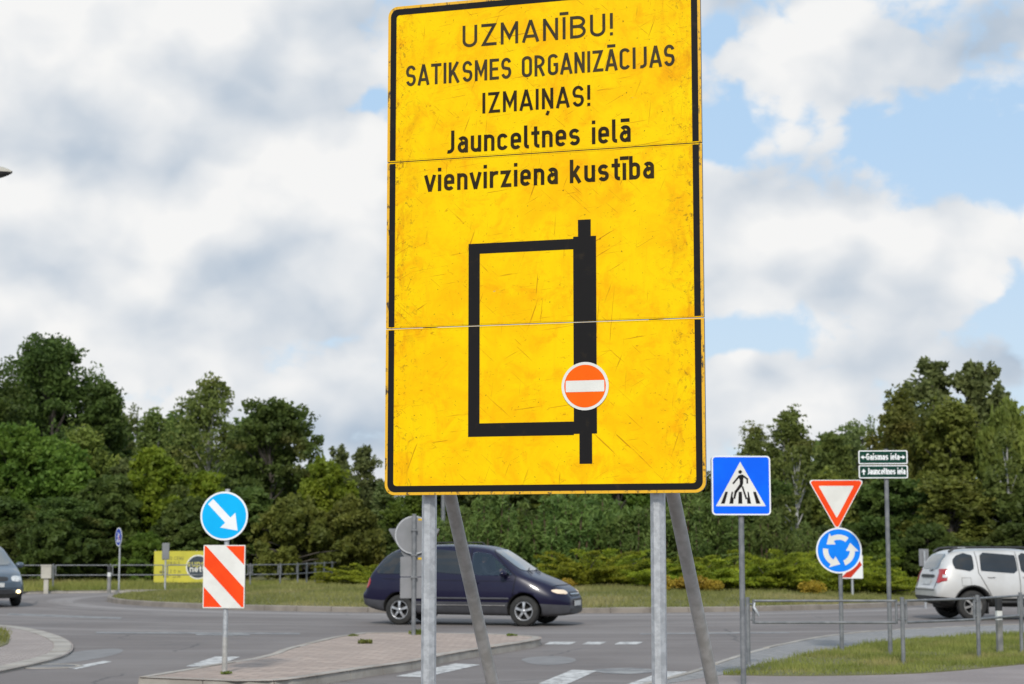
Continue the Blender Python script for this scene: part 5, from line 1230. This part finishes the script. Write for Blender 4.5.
# left wood, front row
T('bushy_tree', 14, 430, 84, 'green', 120, 'mid green bushy tree above the blue car at the left edge', seed=1)
T('bushy_tree', 60, 452, 83, 'green', 100, 'mid green bushy tree below the tallest oak', seed=2)
T('bushy_tree', -55, 440, 82, 'green', 110, 'mid green tree at the left edge behind the guard rail', seed=3)
T('rusty_tree', 82, 430, 88, 'olive', 70, 'olive brown tree right of and below the tallest oak', seed=4)
T('maple_tree', 112, 478, 80, 'maple', 80, 'low dark maple behind the small round blue sign', seed=2)
T('yellow_green_tree', 152, 448, 81, 'lime', 96, 'bright yellow green tree above the advertising banner', seed=1)
T('bushy_tree', 128, 456, 86, 'poplar', 56, 'grey green tree just left of the bright yellow green tree', seed=4)
T('yellow_green_tree', 205, 474, 84, 'lime', 56, 'small yellow green tree under the tall birch', seed=2)
T('maple_tree', 192, 500, 78, 'maple', 76, 'low dark tree behind the advertising banner', seed=3)
T('maple_tree', 248, 490, 79, 'maple', 80, 'low dark tree between the striped marker and the minivan', seed=2, rz=2)
T('yellow_green_tree', 325, 462, 80, 'lime', 88, 'yellow green tree with pointed crown right of the dark maple', seed=3)
T('rusty_tree', 292, 500, 77, 'olive', 90, 'low olive brown tree below the pointed yellow green tree', seed=1)
T('rusty_tree', 350, 502, 78, 'olive', 70, 'low brownish tree behind the back of the minivan', seed=2)
T('bushy_tree', 395, 505, 84, 'green', 60, 'green tree seen between the board and the grey sign backs', seed=1, rz=1)
T('maple_tree', 60, 498, 77, 'maple', 90, 'low dark tree behind the beige utility box', seed=1, rz=3)
T('maple_tree', 0, 500, 78, 'maple', 90, 'low dark tree directly behind the blue car', seed=3, rz=4)
# behind the board
for k, px in enumerate((440, 500, 560, 620, 680)):
    T('bushy_tree', px, 462 - 5 * (k % 3), 100 - 3 * (k % 2), ('green', 'maple', 'olive', 'green', 'birch')[k], 90, 'dark tree behind the yellow board whose top the board hides', 'trees behind the yellow board', seed=2 if k != 4 else 1, rz=k)
# right wood
T('birch_tree', 724, 470, 100, 'birch', 46, 'low thin birch in the gap between yellow board and crossing sign', seed=3)
T('birch_tree', 757, 426, 95, 'birch', 62, 'birch above the crossing sign', seed=2, rz=1.1)
T('birch_tree', 792, 412, 93, 'birch', 66, 'birch with visible white stem between crossing sign and give way triangle', seed=1, rz=.4)
T('birch_tree', 835, 436, 97, 'birch', 60, 'lower birch above the give way triangle', seed=3, rz=2.0)
T('birch_tree', 862, 420, 100, 'poplar', 52, 'thin pale tree behind the street name plates', seed=1)
T('olive_tree', 902, 395, 92, 'olive', 92, 'broad olive green tree right of the street name plates', seed=3)
T('aspen_tree', 936, 356, 106, 'poplar', 50, 'tall loose aspen with sparse top, left of the two at the right edge', seed=3)
T('aspen_tree', 984, 358, 106, 'poplar', 74, 'tall loose aspen with sparse top, right of the two at the right edge', seed=4)
T('olive_tree', 958, 404, 90, 'olive', 96, 'olive birch below the two tall aspens', seed=4)
T('olive_tree', 1012, 412, 88, 'olive', 90, 'brownish birch with white stem at the right edge', seed=1)
T('birch_tree', 1060, 415, 90, 'birch', 90, 'birch mostly outside the right edge', seed=2, rz=3)
T('bushy_tree', 770, 480, 84, 'maple', 80, 'dark low tree behind the crossing sign pole', seed=1)
T('bushy_tree', 830, 478, 83, 'olive', 90, 'dark olive tree behind the round blue roundabout sign', seed=2, rz=5)
T('bushy_tree', 890, 478, 82, 'maple', 90, 'dark low tree behind the street name pole', seed=2, rz=4)
T('bushy_tree', 950, 480, 80, 'olive', 100, 'dark olive tree behind the white car', seed=4, rz=2)
T('bushy_tree', 1015, 478, 80, 'maple', 90, 'dark low tree at the right edge behind the white car', seed=3, rz=1)
T('bushy_tree', 720, 492, 84, 'maple', 60, 'dark low tree just right of the yellow board', seed=3, rz=.5)
# undergrowth along the foot of the wood
g0 = random.Random(4)
for i in range(26):
    px = -80 + i * 46 + g0.uniform(-8, 8)
    T('undergrowth_bush', px, 535 + g0.uniform(-14, 10), (75.5 if px < 215 or px > 420 else 80.5) + g0.uniform(-1, 1.5), ('maple', 'green', 'maple', 'oak')[i % 4], 62 + g0.uniform(-8, 12), 'dark leafy bush in the undergrowth along the foot of the wood', 'undergrowth bushes along the wood', seed=5 + i % 2, rz=i * 1.7, cat='bush')

T('thin_birch', 1010, 430, 79, 'sparse', 46, 'thin young birch with a bare white stem by the right edge', seed=1, rz=.6)
T('thin_birch', 797, 440, 80, 'sparse', 40, 'thin young birch with a bare white stem beside the give way triangle', seed=2, rz=1.4)
# ---- shrubs on the roundabout
def pine_bush(seed):
    g = np.random.default_rng(seed); Cs = []; mb = MB(); H = 2.9
    for k in range(34):
        th = g.uniform(0, 2 * PI); r = 1.25 * math.sqrt(g.uniform(.02, 1)); x, y = r * math.cos(th), r * math.sin(th); h = H * (1 - .42 * (r / 1.25) ** 2) * g.uniform(.72, 1.0); base = (x * .25, y * .25, 0.0)
        mid_ = (x * .85, y * .85, h * .45); mb.tube([base, mid_, (x, y, h)], [.05, .03, .012], 5)
        for s_ in np.linspace(.08, 1, 17):
            c = g.normal(0, .05, 3) + np.array(base) * (1 - s_) ** 2 + 2 * s_ * (1 - s_) * np.array(mid_) + s_ * s_ * np.array((x, y, h)); w = .26 * (1.12 - s_) + .06
            Cs.append(c + g.normal(0, 1, (26, 3)) * np.array([w, w, .12]) * .62)
    V, F = leaves(g, np.concatenate(Cs), .10, -.75, .22)
    return mb.mesh('stem', PINEB), np_mesh('needles', V, F, [LEAF['pine']])
def juniper(seed):
    g = np.random.default_rng(seed); Cs = []; mb = MB(); lean = g.uniform(0, 2 * PI)
    for k in range(30):
        th = lean + g.normal(0, 1.5); L = g.uniform(.7, 1.75); up_ = g.uniform(.15, .85) * (1.1 if k % 3 == 0 else .7); e = np.array([math.cos(th) * L, math.sin(th) * L, 0])
        if k % 6 == 0: mb.tube([(0, 0, 0), (e[0] * .5, e[1] * .5, up_ * .55), (e[0] * .85, e[1] * .85, up_ * .8)], [.03, .02, .008], 5)
        sid = np.array([-math.sin(th), math.cos(th), 0])
        for s_ in np.linspace(.22, 1, 12):
            c = e * s_ + np.array([0, 0, up_ * math.sin(s_ * 1.75) + .04]); w = .24 * (1.08 - s_) + .02
            Cs.append(c + g.normal(0, 1, (40, 1)) * w * sid + g.normal(0, 1, (40, 3)) * np.array([.03, .03, .016]))
    C0 = g.normal(0, 1, (700, 3)) * np.array([.45, .45, .13]) + np.array([0, 0, .2]); C0[:, 2] = np.abs(C0[:, 2])
    V, F = leaves(g, np.concatenate(Cs + [C0]), .052, .0, .26)
    return mb.mesh('stem', BARK), np_mesh('foliage', V, F, [LEAF['juni']])
def low_bush(seed, leaf, R_, H, n=1500, s=.045):
    g = np.random.default_rng(seed); C = unit(g, n) * (g.uniform(0, 1, (n, 1)) ** .4); C = C * np.array([R_, R_, H * .5]) * (1 + .25 * np.sin(5 * C[:, :1] + seed)); C[:, 2] += H * .5
    V, F = leaves(g, C, s); mb = MB()
    for k in range(6): mb.tube([(0, 0, -.05), (R_ * .6 * math.cos(k), R_ * .6 * math.sin(k), H * .7)], [.012, .006], 4)
    return mb.mesh('stem', BARK), np_mesh('foliage', V, F, [LEAF[leaf]])
def place(name, protos, i, x, y, z, s, rz, label, cat, group, names=('stem', 'foliage'), sz=1.0):
    rt = tag(empty(name, (x, y, z), rz), label, cat, group); rt.scale = (s, s, s * sz)
    for nm, me in zip(names, protos[i % len(protos)]):
        o = bpy.data.objects.new(nm, me); COL.objects.link(o); o.parent = rt
pb = [pine_bush(3), pine_bush(4)]; jn = [juniper(1), juniper(2), juniper(3)]; ob_ = [low_bush(1, 'orange', .42, .5), low_bush(2, 'orange', .5, .42)]
gi = random.Random(9)
pines = [(452, 60, .95), (492, 58.5, 1.05), (528, 60.5, 1.15), (562, 58.6, 1.0), (600, 60, 1.12), (634, 58.8, 1.02), (672, 60, 1.08), (706, 59, .98), (738, 60.5, .9), (770, 59.2, .78), (800, 60.5, .72), (430, 58.5, .7)]
for i, (px, Y, s) in enumerate(pines):
    p = P(px, 580, Y); place('mountain_pine', pb, i, p.x, Y, mound(p.x, Y) - .02, s * gi.uniform(.88, 1.2), i * 1.9, 'dense dark mountain pine in the planted row on the roundabout', 'pine bush', 'mountain pines on the roundabout', ('stem', 'needles'), sz=gi.uniform(.82, 1.12))
junis = [(350, 56.5, .7), (374, 55.5, .8), (545, 54, .9), (585, 53.2, 1.0), (622, 54, 1.0), (655, 53, .95), (690, 53.8, 1.05), (726, 53, 1.1), (748, 54.6, 1.1), (772, 53.2, 1.05), (800, 54.2, 1.05), (826, 53.4, 1.05), (850, 55, 1.0), (872, 54, .95), (893, 55.4, .85), (604, 55.5, 1.1), (670, 55.4, 1.1), (712, 55.6, 1.1), (786, 56, 1.1), (836, 56.4, 1.1)]
for i, (px, Y, s) in enumerate(junis):
    p = P(px, 580, Y); place('juniper', jn, i, p.x, Y, mound(p.x, Y) - .03, s, i * 2.3, 'spreading yellow green juniper in the bed on the roundabout' if px > 400 else 'low yellow green juniper behind the tail of the minivan', 'shrub', 'junipers in the roundabout bed' if px > 400 else 'junipers behind the minivan tail', sz=.85 + .3 * gi.random())
for i, (px, Y, s) in enumerate([(664, 51.0, .85), (692, 51.2, 1.05), (714, 51.0, .7), (566, 51.6, .7), (812, 51.6, .8)]):
    p = P(px, 580, Y); place('barberry_bush', ob_, i, p.x, Y, mound(p.x, Y) - .02, s, i * 1.1, 'small orange leaved bush at the front edge of the juniper bed', 'shrub', 'orange bushes before the junipers', sz=.95)
wd = [low_bush(5, 'weed', .16, .1, 260, .028), low_bush(6, 'weed', .13, .06, 180, .026)]
for i, (px, py, s, lb) in enumerate([(365.5, 643, .7, 'bright green weed tuft in the joints of the traffic island'), (353, 635.5, .6, 'small olive weed tuft at the back edge of the traffic island'), (418, 634, .9, 'green weed at the foot of the pole with grey sign backs'), (511, 635.5, .7, 'flat weed tuft near the right tip of the traffic island'), (226, 673.5, .4, 'tiny moss tuft at the foot of the arrow sign pole')]):
    p = G(px, py, SPZ); place('weed', wd, i, p.x, p.y, SPZ - .012, s, i, lb, 'weed', None)

# ---- grass: blades too many to count
def grass(name, pts, zf, h, w, m, label, seed=1, lean=.5):
    g = np.random.default_rng(seed); n = len(pts); pts = pts + g.normal(0, .025, pts.shape); tuft = .55 + .9 * (np.sin(pts[:, 0] * 3.1 + 2 * np.sin(pts[:, 1] * 2.3)) * np.sin(pts[:, 1] * 3.7 + 1.5 * np.sin(pts[:, 0] * 1.9)) * .5 + .5); th = g.uniform(0, 2 * PI, n); hh = h * g.uniform(.45, 1.4, n) * tuft; ww = w * g.uniform(.7, 1.3, n)
    z = zf(pts); B = np.stack([pts[:, 0], pts[:, 1], z], 1); d = np.stack([np.cos(th) * ww, np.sin(th) * ww, np.zeros(n)], 1)
    la = g.uniform(0, 2 * PI, n); t = np.stack([np.cos(la) * hh * lean * g.uniform(0, 1, n), np.sin(la) * hh * lean * g.uniform(0, 1, n), hh], 1)
    V = np.stack([B - d, B + d, B + t], 1).reshape(-1, 3); me = np_mesh(name, V, np.arange(3 * n).reshape(n, 3), [m])
    o = bpy.data.objects.new(name, me); COL.objects.link(o); tag(o, label, 'grass', kind='stuff')
def in_poly(poly, n, seed, dens=None):
    g = np.random.default_rng(seed); P_ = np.array([(p[0], p[1]) for p in poly]); lo, hi = P_.min(0), P_.max(0); out = []
    while sum(len(o) for o in out) < n:
        q = g.uniform(lo, hi, (n * 2, 2)); ins = np.zeros(len(q), bool); j = len(P_) - 1
        for i in range(len(P_)):
            a, b = P_[i], P_[j]; c = ((a[1] > q[:, 1]) != (b[1] > q[:, 1])) & (q[:, 0] < (b[0] - a[0]) * (q[:, 1] - a[1]) / (b[1] - a[1] + 1e-12) + a[0]); ins ^= c; j = i
        out.append(q[ins])
    return np.concatenate(out)[:n]
GR1 = leafmat('lawn grass', (0.169, 0.182, 0.047), (0.325, 0.305, 0.104), nscale=.5, warm=(0.390, 0.325, 0.150), trans=.35)
GR2 = leafmat('fresh grass', (0.156, 0.180, 0.036), (0.324, 0.324, 0.084), nscale=1.2, warm=(0.396, 0.312, 0.144), trans=.35)
GR3 = leafmat('tall verge grass', (0.156, 0.186, 0.036), (0.348, 0.312, 0.090), nscale=.4, warm=(0.432, 0.336, 0.156), trans=.35)
wpoly = [p for p in wedge if p.x < 16]
pts = in_poly(wpoly, 76000, 2); bare = np.sin(pts[:, 0] * 1.7 + 1) * np.sin(pts[:, 1] * 2.1) + np.exp(-((pts[:, 0] - 3.6) ** 2) / 1.2) * .9; pts = pts[np.random.default_rng(1).uniform(0, 1, len(pts)) > np.clip(bare, 0, .85) * .8]; grass('grass', pts, lambda p: np.full(len(p), .09), .065, .006, GR2, 'short grass on the wedge between footpath and ring road', 2, .8)
g = np.random.default_rng(3); a = g.uniform(0, 2 * PI, 150000); r = (IR - .2) * np.sqrt(g.uniform(0, 1, 150000)); pts = np.stack([IC[0] + r * np.cos(a), IC[1] + r * np.sin(a)], 1); pts = pts[pts[:, 1] < 58]
grass('grass', pts, lambda p: .1 + .42 * np.clip(1 - ((p[:, 0] - IC[0]) ** 2 + (p[:, 1] - IC[1]) ** 2) / (IR - .15) ** 2, 0, 1), .075, .011, GR1, 'dry mown grass covering the roundabout', 3, .9)
vp = [(p[0], p[1] + .15) for p in VEDGE if -40 < p[0] < 40] + [(40, 76), (-36, 76)]
pts = in_poly(vp, 110000, 4); grass('grass', pts, lambda p: np.full(len(p), .075), .17, .012, GR3, 'rough tall grass on the far verge below the guard rail', 4, .7)
lp = [p for p in lg if p.x > -30]; pts = in_poly(lp, 20000, 5); grass('grass', pts, lambda p: np.full(len(p), .08), .07, .009, GR2, 'small patch of grass at the left pavement corner', 5, .8)
